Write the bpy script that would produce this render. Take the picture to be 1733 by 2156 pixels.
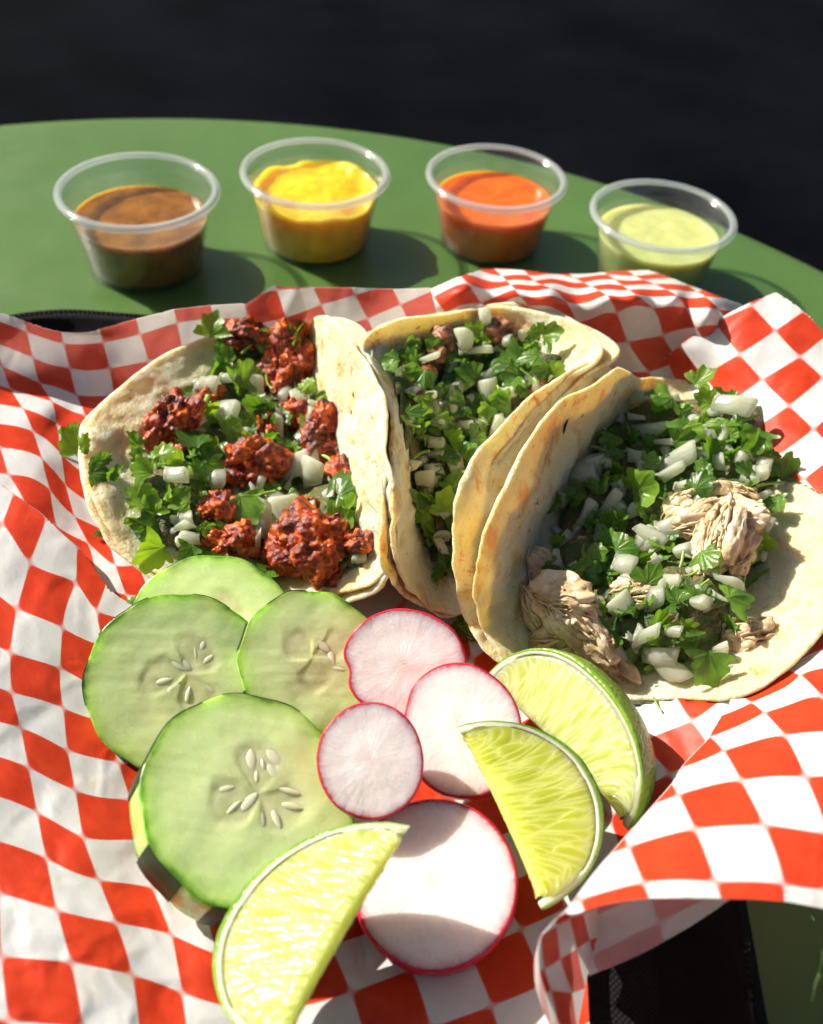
import bpy, bmesh, math, random
import numpy as np
from mathutils import Vector, Matrix
from mathutils.bvhtree import BVHTree

for _o in list(bpy.data.objects):
    bpy.data.objects.remove(_o)
SC = bpy.context.scene
S = 0.01                      # everything below is worked out in centimetres, built in metres

# ------------------------------------------------------------------ camera
F = 2350.0; CX = 866.5; CY = 1078.0; HC = 23.0
PITCH = math.radians(43.0); ROLL = math.radians(4.5)
cf = Vector((0, math.cos(PITCH), -math.sin(PITCH)))
r0 = Vector((1, 0, 0)); u0 = Vector((0, math.sin(PITCH), math.cos(PITCH)))
cr = math.cos(ROLL) * r0 + math.sin(ROLL) * u0
cu = math.cos(ROLL) * u0 - math.sin(ROLL) * r0
CAM = Vector((0, 0, HC))
cam = bpy.data.cameras.new('camera'); co = bpy.data.objects.new('camera', cam)
SC.collection.objects.link(co); SC.camera = co
M = Matrix.Identity(4)
for i in range(3):
    M[i][0] = cr[i]; M[i][1] = cu[i]; M[i][2] = -cf[i]; M[i][3] = CAM[i] * S
co.matrix_world = M
cam.sensor_fit = 'HORIZONTAL'; cam.sensor_width = 36.0; cam.lens = 36.0 * F / 1733.0
cam.clip_start = 0.01; cam.clip_end = 60
cam.dof.use_dof = True; cam.dof.focus_distance = 0.275; cam.dof.aperture_fstop = 19.0

# ------------------------------------------------------------------ light
SUN_DIR = Vector((3.4, -1.45, -3.1)).normalized()        # the way the light travels
EL = math.asin(-SUN_DIR.z)
sun = bpy.data.lights.new('sun', 'SUN'); so = bpy.data.objects.new('sun', sun)
SC.collection.objects.link(so); so.location = (0, 0, 3)
so.rotation_euler = SUN_DIR.to_track_quat('-Z', 'Y').to_euler()
sun.energy = 5.0; sun.angle = math.radians(0.53); sun.color = (1.0, 0.93, 0.82)
W = bpy.data.worlds.new('World'); SC.world = W; W.use_nodes = True
wn = W.node_tree.nodes; wl = W.node_tree.links
sky = wn.new('ShaderNodeTexSky'); sky.sky_type = 'NISHITA'; sky.sun_disc = False; sky.dust_density = 3.5; sky.ozone_density = .4; sky.air_density = 1.0
sky.sun_elevation = EL; sky.sun_rotation = math.atan2(-SUN_DIR.x, -SUN_DIR.y)
wn['Background'].inputs[1].default_value = 0.05
wl.new(sky.outputs[0], wn['Background'].inputs[0])
SC.view_settings.view_transform = 'Standard'; SC.view_settings.look = 'None'
SC.view_settings.exposure = 0.76; SC.view_settings.gamma = 1.0
SC.render.engine = 'CYCLES'
SC.cycles.use_denoising = True
SC.cycles.use_adaptive_sampling = True; SC.cycles.adaptive_threshold = .035; SC.cycles.adaptive_min_samples = 20
SC.cycles.max_bounces = 7; SC.cycles.transparent_max_bounces = 16; SC.cycles.caustics_reflective = False; SC.cycles.caustics_refractive = False
SC.cycles.sample_clamp_indirect = 6

# ------------------------------------------------------------------ helpers
rng = np.random.default_rng(7); random.seed(7)
A_cf, A_cr, A_cu = (np.array(v) for v in (cf, cr, cu))
def at(px, py, z):
    """points of the place seen in direction (px,py) of a 1733 px wide picture, at height z (cm)"""
    px = np.asarray(px, float); py = np.asarray(py, float); z = np.asarray(z, float)
    d = A_cf + ((px - CX) / F)[..., None] * A_cr - ((py - CY) / F)[..., None] * A_cu
    t = (z - HC) / d[..., 2]
    return np.array([0, 0, HC]) + d * t[..., None]
def atV(px, py, z): return Vector(at(px, py, z))
def viewray(px, py): return (cf + cr * ((px - CX) / F) - cu * ((py - CY) / F)).normalized()
K = 1 / 1.4425
class TPS:
    """smooth surface through scattered control values"""
    def __init__(s, P, V, reg=1e-6):
        P = np.asarray(P, float); V = np.asarray(V, float)
        if V.ndim == 1: V = V[:, None]
        s.P = P; n, d = P.shape
        Kk = s.k(P, P) + reg * np.eye(n)
        Q = np.c_[np.ones(n), P]
        Am = np.block([[Kk, Q], [Q.T, np.zeros((d + 1, d + 1))]])
        sol = np.linalg.solve(Am, np.r_[V, np.zeros((d + 1, V.shape[1]))])
        s.w = sol[:n]; s.a = sol[n:]
    def k(s, A, B):
        r2 = ((A[:, None, :] - B[None]) ** 2).sum(-1)
        return 0.5 * r2 * np.log(r2 + 1e-20)
    def __call__(s, X):
        X = np.asarray(X, float); out = np.empty((len(X), s.w.shape[1]))
        for i in range(0, len(X), 20000):
            x = X[i:i + 20000]
            out[i:i + 20000] = s.k(x, s.P) @ s.w + np.c_[np.ones(len(x)), x] @ s.a
        return out
def _h(ix, iy, iz, seed):
    n = (ix * 374761393 + iy * 668265263 + iz * 2147483647 + seed * 1274126177) & 0xFFFFFFFF
    n = ((n ^ (n >> 13)) * 1274126177) & 0xFFFFFFFF
    n = (n ^ (n >> 16)) & 0xFFFFFFFF
    return n / 4294967295.0
def vnoise(P, seed=0):
    P = np.asarray(P, float); i = np.floor(P).astype(np.int64); f = P - i; f = f * f * (3 - 2 * f); r = 0
    for dx in (0, 1):
        for dy in (0, 1):
            for dz in (0, 1):
                w = (f[:, 0] if dx else 1 - f[:, 0]) * (f[:, 1] if dy else 1 - f[:, 1]) * (f[:, 2] if dz else 1 - f[:, 2])
                r = r + w * _h(i[:, 0] + dx, i[:, 1] + dy, i[:, 2] + dz, seed)
    return r * 2 - 1
def fbm(P, oct=4, seed=0, gain=.5):
    r = 0; a = 1
    for o in range(oct):
        r = r + a * vnoise(np.asarray(P) * 2 ** o + 13.7 * o, seed + o); a *= gain
    return r
def worley(P, seed=0, k=1):
    """distance to the nearest jittered cell point (and second nearest), unit cells"""
    P = np.asarray(P, float); i = np.floor(P).astype(np.int64)
    d1 = np.full(len(P), 9.0); d2 = np.full(len(P), 9.0)
    rz = (-1, 0, 1) if P[:, 2].any() else (0,)
    for dx in (-1, 0, 1):
        for dy in (-1, 0, 1):
            for dz in rz:
                c = [i[:, 0] + dx, i[:, 1] + dy, i[:, 2] + dz]
                q = np.stack([c[0] + _h(*c, seed), c[1] + _h(*c, seed + 1), c[2] + (_h(*c, seed + 2) if len(rz) > 1 else 0 * d1)], 1)
                d = np.sqrt(((P - q) ** 2).sum(1))
                m = d < d1
                d2 = np.where(m, d1, np.minimum(d2, d)); d1 = np.where(m, d, d1)
    return d1, d2
def pcoords(v3): return np.c_[v3[:, 0], v3[:, 1], v3[:, 2]]

def mesh_data(name, V, Fc, mat, uv=None, smooth=True, attrs=None, mats=None, mi=None):
    me = bpy.data.meshes.new(name)
    V = np.asarray(V, float) * S
    if isinstance(Fc, np.ndarray):
        nf, k = Fc.shape
        me.vertices.add(len(V)); me.vertices.foreach_set('co', V.astype(np.float32).ravel())
        me.loops.add(nf * k); me.loops.foreach_set('vertex_index', Fc.astype(np.int32).ravel())
        me.polygons.add(nf); me.polygons.foreach_set('loop_start', np.arange(0, nf * k, k, dtype=np.int32))
        me.update(calc_edges=True)
    else:
        me.from_pydata([tuple(v) for v in V], [], [tuple(int(i) for i in f) for f in Fc]); me.update()
    if smooth: me.polygons.foreach_set('use_smooth', np.ones(len(me.polygons), bool))
    li = np.empty(len(me.loops), np.int32); me.loops.foreach_get('vertex_index', li)
    if uv is not None:
        l = me.uv_layers.new(name='UVMap'); l.data.foreach_set('uv', np.asarray(uv, np.float32)[li].ravel())
    for k, a in (attrs or {}).items():
        at_ = me.attributes.new(k, 'FLOAT', 'POINT'); at_.data.foreach_set('value', np.asarray(a, np.float32))
    for m in (mats or [mat]): me.materials.append(m)
    if mi is not None: me.polygons.foreach_set('material_index', np.asarray(mi, np.int32))
    me.validate(); me.update()
    return me
def link(name, data, parent=None):
    o = bpy.data.objects.new(name, data); SC.collection.objects.link(o)
    if parent is not None: o.parent = parent
    return o
def build(name, V, Fc, mat, parent=None, origin=None, **kw):
    """one mesh object; V in world cm, stored relative to origin (or to the parent's place)"""
    if origin is None: origin = (np.array(parent['_o']) if parent is not None else np.zeros(3))
    origin = np.asarray(origin, float)
    o = link(name, mesh_data(name, np.asarray(V, float) - origin, Fc, mat, **kw), parent)
    if parent is None: o.location = origin * S; o['_o'] = [float(x) for x in origin]
    return o
def tag(o, label, cat, group=None, kind=None):
    if label: o['label'] = label
    if cat: o['category'] = cat
    if group: o['group'] = group
    if kind: o['kind'] = kind
    return o
def thing(name, loc, label, cat, group=None):
    o = link(name, None); o.location = Vector(loc) * S; o['_o'] = [float(x) for x in loc]
    o.empty_display_size = 0.01
    return tag(o, label, cat, group)
def place(name, me, Mw, parent=None):
    """instance of a mesh; Mw in cm"""
    o = link(name, me, parent); M2 = Mw.copy()
    off = Vector(parent['_o']) if parent is not None else Vector((0, 0, 0))
    M2.translation = (Mw.translation - off) * S
    o.matrix_basis = M2
    return o
def gridfaces(nu, nv, wrap=False):
    i, j = np.meshgrid(np.arange(nu - 1), np.arange(nv if wrap else nv - 1), indexing='ij')
    i = i.ravel(); j = j.ravel(); j2 = (j + 1) % nv
    return np.stack([i * nv + j, (i + 1) * nv + j, (i + 1) * nv + j2, i * nv + j2], 1)
def lathe(prof, n=96):
    a = np.linspace(0, 2 * np.pi, n, endpoint=False); p = np.asarray(prof, float)
    V = np.stack([p[:, 0:1] * np.cos(a), p[:, 0:1] * np.sin(a), p[:, 1:2] + 0 * a], -1).reshape(-1, 3)
    return V, gridfaces(len(p), n, True)[:, ::-1]
def closed(V, Fc):
    """faces turned so that a closed shape looks outwards"""
    v = np.asarray(V); a, b_, c_ = v[Fc[:, 0]], v[Fc[:, 1]], v[Fc[:, 2]]
    vol = (a * np.cross(b_, c_)).sum()
    if Fc.shape[1] == 4: vol += (a * np.cross(c_, v[Fc[:, 3]])).sum()
    return Fc if vol > 0 else Fc[:, ::-1]
def normals(V, Fc):
    Fc = np.asarray(Fc); n = np.cross(V[Fc[:, 1]] - V[Fc[:, 0]], V[Fc[:, 2]] - V[Fc[:, 0]])
    if Fc.shape[1] == 4: n = n + np.cross(V[Fc[:, 2]] - V[Fc[:, 0]], V[Fc[:, 3]] - V[Fc[:, 0]])
    N = np.zeros_like(V)
    for k in range(Fc.shape[1]): np.add.at(N, Fc[:, k], n)
    return N / (np.linalg.norm(N, axis=1)[:, None] + 1e-12)
def bvh(V, Fc): return BVHTree.FromPolygons([tuple(v) for v in V], [tuple(int(x) for x in f) for f in Fc])
def drop(trees, px, py):
    d = viewray(px, py); best = None
    for t in trees:
        h = t.ray_cast(CAM, d)
        if h[0] is not None and (best is None or h[3] < best[3]): best = h
    return best

# ------------------------------------------------------------------ material helpers
def mat(name):
    m = bpy.data.materials.new(name); m.use_nodes = True
    nt = m.node_tree; b = nt.nodes['Principled BSDF']
    return m, nt, b
def N(nt, t, **kw):
    n = nt.nodes.new('ShaderNode' + t)
    for k, v in kw.items():
        if k.startswith('i_'):
            key = k[2:]; key = int(key) if key.isdigit() else key.replace('_', ' ')
            n.inputs[key].default_value = v
        else: setattr(n, k, v)
    return n
def L(nt, a, b): nt.links.new(a, b)
def coords(nt, scale=(100, 100, 100), kind='Object', rnd=False):
    t = N(nt, 'TexCoord'); m = N(nt, 'Mapping'); m.inputs['Scale'].default_value = scale
    L(nt, t.outputs[kind], m.inputs['Vector'])
    if rnd:
        oi = N(nt, 'ObjectInfo'); v = N(nt, 'VectorMath', operation='SCALE'); v.inputs[0].default_value = (37, 17, 53)
        L(nt, oi.outputs['Random'], v.inputs['Scale']); L(nt, v.outputs[0], m.inputs['Location'])
    return m.outputs[0]
def noise(nt, co_, scale, detail=4, rough=.55, dist=0):
    n = N(nt, 'TexNoise'); n.inputs['Scale'].default_value = scale; n.inputs['Detail'].default_value = detail
    n.inputs['Roughness'].default_value = rough; n.inputs['Distortion'].default_value = dist
    L(nt, co_, n.inputs['Vector']); return n.outputs['Fac']
def ramp(nt, fac, stops, interp='LINEAR'):
    r = N(nt, 'ValToRGB'); r.color_ramp.interpolation = interp
    e = r.color_ramp.elements
    while len(e) > 1: e.remove(e[0])
    e[0].position = stops[0][0]; e[0].color = (*stops[0][1], 1)
    for p, c in stops[1:]:
        x = e.new(p); x.color = (*c, 1)
    L(nt, fac, r.inputs[0]); return r.outputs[0]
def mix(nt, fac, a, b, mode='MIX'):
    m = N(nt, 'Mix', data_type='RGBA', blend_type=mode)
    if isinstance(fac, (int, float)): m.inputs[0].default_value = fac
    else: L(nt, fac, m.inputs[0])
    for i, v in ((6, a), (7, b)):
        if isinstance(v, tuple): m.inputs[i].default_value = (*v, 1)
        else: L(nt, v, m.inputs[i])
    return m.outputs[2]
def math_(nt, op, a, b=None, clamp=False):
    m = N(nt, 'Math', operation=op, use_clamp=clamp)
    for i, v in ((0, a), (1, b)):
        if v is None: continue
        if isinstance(v, (int, float)): m.inputs[i].default_value = v
        else: L(nt, v, m.inputs[i])
    return m.outputs[0]
def bump(nt, b, h, strength=.3, dist=.1):
    n = N(nt, 'Bump'); n.inputs['Strength'].default_value = strength; n.inputs['Distance'].default_value = dist * S
    L(nt, h, n.inputs['Height']); L(nt, n.outputs[0], b.inputs['Normal']); return n.outputs[0]
def attr(nt, name): return N(nt, 'Attribute', attribute_name=name).outputs['Fac']
def add_translucent(nt, b, col, fac, nrm=None):
    out = nt.nodes['Material Output']; t = N(nt, 'BsdfTranslucent'); ms = N(nt, 'MixShader'); ms.inputs[0].default_value = fac
    if isinstance(col, tuple): t.inputs[0].default_value = (*col, 1)
    else: L(nt, col, t.inputs[0])
    if nrm is not None: L(nt, nrm, t.inputs['Normal'])
    L(nt, b.outputs[0], ms.inputs[1]); L(nt, t.outputs[0], ms.inputs[2]); L(nt, ms.outputs[0], out.inputs[0])
def sss(b, w, rad, scale=0.01):
    b.inputs['Subsurface Weight'].default_value = w; b.inputs['Subsurface Radius'].default_value = rad
    b.inputs['Subsurface Scale'].default_value = scale


# ================================================================== setting
# dark paved ground far below the table
m, nt, b = mat('dark_asphalt'); c = coords(nt)
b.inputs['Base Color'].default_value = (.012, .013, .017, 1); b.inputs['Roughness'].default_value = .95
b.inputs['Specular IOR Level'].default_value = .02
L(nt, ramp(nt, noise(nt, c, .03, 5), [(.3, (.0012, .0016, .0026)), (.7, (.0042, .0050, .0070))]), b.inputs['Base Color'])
bump(nt, b, noise(nt, c, 2.0, 6), .4, .3)
g = 1500.0
o = build('ground', [(-g, -g, -72), (g, -g, -72), (g, g, -72), (-g, g, -72)], [(0, 1, 2, 3)], m, smooth=False)
tag(o, 'near black paved ground beyond the green table', 'ground', kind='structure')

# round green cafe table
TC = (-7.5, 18.4); TR = 32.9
m_green, nt, b = mat('green_powder_coat'); c = coords(nt)
L(nt, mix(nt, ramp(nt, noise(nt, c, .12, 4), [(.35, (0, 0, 0)), (.7, (1, 1, 1))]), (.060, .128, .026), (.074, .150, .034)), b.inputs['Base Color'])
b.inputs['Specular IOR Level'].default_value = .45
L(nt, ramp(nt, noise(nt, c, .5, 5), [(.3, (.34, .34, .34)), (.7, (.50, .50, .50))]), b.inputs['Roughness'])
bump(nt, b, noise(nt, c, 9, 4), .22, .03)
tb = thing('cafe_table', (TC[0], TC[1], 0), 'round green powder coated metal table under the basket', 'table')
V, Fc = lathe([(0.01, 0), (TR - 6, 0), (TR - 1.0, 0), (TR - .35, -.03), (TR - .1, -.16), (TR, -.4), (TR, -2.2), (TR - .2, -2.5), (TR - .5, -2.5)], 256)
build('table_top', V + np.array([TC[0], TC[1], 0]), Fc, m_green, tb)
V, Fc = lathe([(3.2, -2.2), (3.2, -69), (20, -70.5), (22, -71.9)], 64)
build('pedestal', V + np.array([TC[0], TC[1], 0]), Fc, m_green, tb)

# black woven tray
m_black, nt, b = mat('black_woven_plastic')
t = N(nt, 'TexCoord'); sx = N(nt, 'SeparateXYZ'); L(nt, t.outputs['UV'], sx.inputs[0])
su = math_(nt, 'SINE', math_(nt, 'MULTIPLY', sx.outputs[0], 2 * math.pi))
sv = math_(nt, 'SINE', math_(nt, 'MULTIPLY', sx.outputs[1], 2 * math.pi))
dots = math_(nt, 'MULTIPLY', su, sv)
dd = math_(nt, 'MULTIPLY', math_(nt, 'ADD', dots, 1), .5)
b.inputs['Base Color'].default_value = (.006, .006, .0065, 1); b.inputs['Roughness'].default_value = .65; b.inputs['Specular IOR Level'].default_value = .12
bump(nt, b, dd, .6, .03)
def rrect(cx, cy, hx, hy, r, n=160):
    """points round a rounded rectangle with outward normals and arc length"""
    pts = []
    seg = n // 4
    for q, (sx_, sy_) in enumerate(((1, 1), (-1, 1), (-1, -1), (1, -1))):
        for a in np.linspace(0, np.pi / 2, seg // 2):
            th = a + q * np.pi / 2
            pts.append((cx + sx_ * (hx - r) + r * np.cos(th), cy + sy_ * (hy - r) + r * np.sin(th)))
    P = np.array(pts); out = []
    d = np.r_[P, P[:1]]; l = np.r_[0, np.cumsum(np.linalg.norm(np.diff(d, axis=0), axis=1))]
    s = np.linspace(0, l[-1], n, endpoint=False)
    return np.c_[np.interp(s, l, d[:, 0]), np.interp(s, l, d[:, 1])], s
TX, TY, HX, HY = -4.5, 16.9, 11.9, 14.8
def tray_ring(inset, z, n=320):
    P, s = rrect(TX, TY, HX - inset, HY - inset, 5.0 - inset * .6, n)
    return np.c_[P, np.full(n, z)], s
prof = [(1.6, .32), (.9, .42), (.55, .7), (.3, 1.05), (.16, 1.3), (.10, 1.40), (-.05, 1.47), (-.22, 1.44), (-.3, 1.32), (-.28, 1.04), (-.2, .96), (-.05, .94), (.2, .8), (.45, .5), (.8, .28), (1.6, .12)]
Vs = []; UV = []; sl = 0
for k, (i_, z_) in enumerate(prof):
    R, s = tray_ring(i_, z_)
    if k: sl += math.hypot(i_ - prof[k - 1][0], z_ - prof[k - 1][1])
    Vs.append(R); UV.append(np.c_[s / .13, np.full(len(s), sl / .13)])
tray = thing('serving_tray', (TX, TY, 0), 'black woven plastic tray under the checkered paper', 'tray')
build('tray_wall', np.concatenate(Vs), gridfaces(len(prof), 320, True), m_black, tray, uv=np.concatenate(UV))
R, s = tray_ring(1.55, .33); R2, s = tray_ring(1.55, .13)
Vf = np.r_[R, [[TX, TY, .33]], R2, [[TX, TY, .13]]]; n = 320
Ff = [(i, (i + 1) % n, n) for i in range(n)] + [(n + 1 + (i + 1) % n, n + 1 + i, 2 * n + 1) for i in range(n)]
build('tray_floor', Vf, Ff, m_black, tray, uv=Vf[:, :2] / .13)
# stitched bead running along the rim
R, s = tray_ring(-.05, 1.48, 620)
bead = []
bv = np.array([(math.cos(a) * .05 * cz, math.sin(a) * .05 * cz, sz * .05) for cz, sz in ((1, 0), (.6, .8)) for a in np.linspace(0, 2 * np.pi, 6, endpoint=False)] + [(0, 0, .06)])
bf = [(i, (i + 1) % 6, 6 + (i + 1) % 6, 6 + i) for i in range(6)] + [(6 + i, 6 + (i + 1) % 6, 12) for i in range(6)]
BV = (R[:, None, :] + bv[None]).reshape(-1, 3); BF = [tuple(i * 13 + x for x in f) for i in range(len(R)) for f in bf]
o = build('rim_beading', BV, BF, m_black, tray, uv=BV[:, :2]); o['kind'] = 'stuff'

# ------------------------------------------------------------------ checkered paper
def paper_mat(name, front):
    m, nt, b = mat(name); t = N(nt, 'TexCoord'); s3 = N(nt, 'SeparateXYZ'); L(nt, t.outputs['UV'], s3.inputs[0])
    su = math_(nt, 'SINE', math_(nt, 'MULTIPLY', s3.outputs[0], math.pi)); sv = math_(nt, 'SINE', math_(nt, 'MULTIPLY', s3.outputs[1], math.pi))
    k = math_(nt, 'ADD', math_(nt, 'MULTIPLY', math_(nt, 'MULTIPLY', su, sv), 14.0), .5, clamp=True)
    mp = N(nt, 'Mapping'); L(nt, t.outputs['UV'], mp.inputs[0])
    cl = noise(nt, mp.outputs[0], 2.2, 5); fine = noise(nt, mp.outputs[0], 26, 4, .6)
    white = ramp(nt, cl, [(.3, (.80, .80, .79)), (.7, (.86, .86, .85))])
    red = ramp(nt, mix(nt, .35, cl, fine), [(.35, (.70, .045, .010)), (.62, (.84, .070, .018))])
    gs = ramp(nt, noise(nt, mp.outputs[0], .55, 3), [(.62, (0, 0, 0)), (.70, (.55, .55, .55))])
    white = mix(nt, gs, white, (.80, .72, .56)); red = mix(nt, gs, red, (.62, .05, .01))
    col = mix(nt, k, white, red) if front else mix(nt, math_(nt, 'MULTIPLY', k, .14), white, red)
    L(nt, col, b.inputs['Base Color']); b.inputs['Roughness'].default_value = .42; b.inputs['Specular IOR Level'].default_value = .35
    nr = bump(nt, b, math_(nt, 'ADD', math_(nt, 'MULTIPLY', cl, 1.2), math_(nt, 'MULTIPLY', fine, .35)), .35, .045)
    add_translucent(nt, b, mix(nt, .25, col, (1.0, .97, .93)), .40 if front else .60, nr)
    return m
m_pf = paper_mat('checkered_paper', True); m_pb = paper_mat('paper_back', False)
def inside(P, poly):
    x, y = P[:, 0], P[:, 1]; r = np.zeros(len(P), bool); n = len(poly)
    for i in range(n):
        x1, y1 = poly[i]; x2, y2 = poly[(i + 1) % n]
        c_ = ((y1 > y) != (y2 > y)) & (x < (x2 - x1) * (y - y1) / (y2 - y1 + 1e-12) + x1); r ^= c_
    return r
def snap(P, poly):
    best = np.full(len(P), 1e18); out = P.copy(); poly = np.asarray(poly, float)
    for i in range(len(poly)):
        a = poly[i]; b_ = poly[(i + 1) % len(poly)]; d = b_ - a
        t_ = np.clip(((P - a) @ d) / (d @ d + 1e-12), 0, 1)[:, None]; q = a + t_ * d
        e = ((P - q) ** 2).sum(1); w = e < best; best = np.where(w, e, best); out[w] = q[w]
    return out
def cr_poly(pts, n=6):
    """smooth open polyline through points"""
    P = np.array(pts, float); P = np.r_[[2 * P[0] - P[1]], P, [2 * P[-1] - P[-2]]]; out = []
    for i in range(1, len(P) - 2):
        for t_ in np.arange(n) / n:
            out.append(.5 * (2 * P[i] + (P[i + 1] - P[i - 1]) * t_ + (2 * P[i - 1] - 5 * P[i] + 4 * P[i + 1] - P[i + 2]) * t_ ** 2 + (3 * P[i] - P[i - 1] - 3 * P[i + 1] + P[i + 2]) * t_ ** 3))
    out.append(P[-2]); return [tuple(p) for p in out]
PV, PF, PU, PN = [], [], [], 0
def crumple(P, amp):
    q = np.c_[P / 210., np.zeros(len(P))]
    q = q + .25 * np.c_[vnoise(q * 2, 3), vnoise(q * 2 + 9, 4), 0 * q[:, 0]]
    d1, d2 = worley(q, 11); d3, d4 = worley(q * 2.3 + 5, 21)
    cr_ = np.abs(vnoise(q * .9 + 31, 41)); return amp * (.55 * (d1 - .5) + .3 * (d3 - .5) + .30 * fbm(q * 1.3, 3, 5) + .9 * np.clip(.16 - cr_, 0, 1))
def patch(poly, zc, uvc, step=9.0, amp=.15, flip=False, skirt=None, deep=1.5):
    global PN
    poly = [tuple(p) for p in poly]; A = np.array(poly)
    xs = np.arange(A[:, 0].min() - step, A[:, 0].max() + 2 * step, step); ys = np.arange(A[:, 1].min() - step, A[:, 1].max() + 2 * step, step)
    X, Y = np.meshgrid(xs, ys, indexing='ij'); P = np.c_[X.ravel(), Y.ravel()]
    ins = inside(P, poly); Fq = gridfaces(len(xs), len(ys)); keep = ins[Fq].sum(1) >= 2; Fq = Fq[keep]
    used = np.unique(Fq); out = used[~ins[used]]; P[out] = snap(P[out], poly)
    mp_ = np.full(len(P), -1); mp_[used] = np.arange(len(used)); Fq = mp_[Fq]; P = P[used]
    zc = np.array(zc, float); uvc = np.array(uvc, float)
    zf = TPS(zc[:, :2] / 1000, zc[:, 2], 1e-4); uf = TPS(uvc[:, 2:4] / 1000, uvc[:, :2], 1e-5)
    def ev(P, dz=0): 
        z = zf(P / 1000)[:, 0] + crumple(P, amp) + dz
        return at(P[:, 0] * K, P[:, 1] * K, z)
    Vw = ev(P); U = uf(P / 1000); Fq = Fq[:, ::-1] if not flip else Fq
    PV.append(Vw); PF.append(Fq + PN); PU.append(U); PN += len(Vw)
    if skirt is not None:     # the sheet turns over along this line and runs back down under itself
        Q = np.array(skirt, float); V0 = ev(Q); U0 = uf(Q / 1000); d = V0 - np.array([0, 0, HC]); d /= np.linalg.norm(d, axis=1)[:, None]
        rows = []; us = []
        for t_ in (0, .12, .3, .6, 1.0, *([1.5] if deep == 1.5 else [1.6, 2.4, deep])):
            down = np.array([0, 0, -1.0]); k_ = min(1, t_ / .6)
            rows.append(V0 + t_ * (d * (1 - .35 * k_) + .35 * k_ * down)); us.append(U0 + np.array([[0, -t_ / 1.27 * .8]]))
        Vs_ = np.concatenate(rows); Fs = gridfaces(len(rows), len(Q))
        PV.append(Vs_); PF.append((Fs if flip else Fs[:, ::-1]) + PN); PU.append(np.concatenate(us)); PN += len(Vs_)
    return uf

# lower part of the sheet: left slope, floor of the tray, bottom
ridge = [(-260, 1330), (-100, 1400), (0, 1468), (40, 1497), (90, 1533), (141, 1572), (190, 1614), (235, 1657), (273, 1705), (314, 1765), (345, 1800), (420, 1850)]
ridge = cr_poly(ridge, 4)
main_uv = [(0,0,40,1498),(1,0,141,1573),(2,0,235,1658),(0,1,6,1591),(1,1,91,1708),(2,1,229,1770),(1,2,52,1848),(2,2,190,1907),(1,3,32,1981),(2,3,183,2030),
 (1,4,36,2103),(2,4,192,2150),(1,5,62,2210),(2,5,205,2278),(3,1,296,1855),(3,2,313,1962),(3,3,290,2085),(3,4,318,2190),(3,5,359,2315),(1,6,87,2331),(2,6,228,2400),(3,6,395,2428),
 (1,7,113,2467),(2,7,252,2542),(3,7,430,2552),(1,8,141,2607),(2,8,299,2672),(3,8,465,2697),(1,9,173,2764),(2,9,352,2803),(3,9,520,2839),(4,8,618,2748),(4,9,656,2896),(3,10,553,3015),(4,10,690,3056),
 (0,10,4,2903),(1,10,216,2923),(2,10,401,2961),(0,11,26,3100),(1,11,252,3122),(5,10,872,3062),(6,10,1066,3014),(7,10,1250,2945),(8,10,1425,2895),(9,10,1583,2822),(8,11,1493,3055),(9,11,1650,2990),(7,11,1310,3122),(6,11,1118,3185),
 (9,9,1505,2700),(10,10,1720,2755),(12,9,2033,2350),(13,8,2100,2190),(12,8,1950,2253),(14,8,2230,2095),(10,9,1660,2625),(11,9,1850,2485)]
main_z = [(-260,1330,3.8),(-100,1400,3.6),(0,1468,3.4),(40,1497,3.3),(141,1572,2.95),(235,1657,2.35),(314,1765,1.7),(420,1850,1.1),(-260,1900,3.9),(0,1800,3.2),(190,1907,2.3),(300,2000,1.6),(0,2200,3.0),(205,2278,1.95),(380,2350,1.0),
 (0,2600,3.0),(250,2550,2.1),(430,2600,1.2),(0,2900,3.2),(350,2803,2.2),(520,2839,1.5),(656,2896,1.0),(0,3110,3.3),(-260,2600,3.9),(-260,3300,4.0),(553,3015,1.6),(300,3300,2.8),(872,3062,.75),(1066,3014,.6),(1425,2895,.6),(1493,3055,.7),(1200,3350,1.0),
 (1583,2822,.6),(1720,2755,.7),(1850,2485,.6),(2033,2350,1.0),(2100,2190,1.5),(2230,2095,1.8),(600,2300,.6),(900,2600,.55),(1200,2500,.55),(1200,2000,.55),(800,1900,.6),(1500,1700,.6),(1100,1650,.6),(1700,2100,.6),(1950,2200,.9),(2000,1800,1.3),(2090,1500,1.6),(2300,1700,2.2),(2100,1300,2.0),(1500,1200,1.4),(700,1500,.8),(1750,3200,.9)]
main_z = [(x, y, .55 + (z - .55) * .55 if x < 650 else z) for x, y, z in main_z]      # the left side slopes gently
poly = ridge + [(700, 1600), (1100, 1200), (1500, 1050), (2000, 1150), (2330, 1500), (2330, 1950), (2260, 2110), (2190, 2230), (2110, 2400), (1980, 2560), (1860, 2720), (1780, 2900), (1790, 3110), (1830, 3420), (-260, 3420)]
PATCH0 = 0
main_uf = patch(poly, main_z, main_uv, skirt=ridge[12:])
PATCH_MAIN = PN
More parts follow.
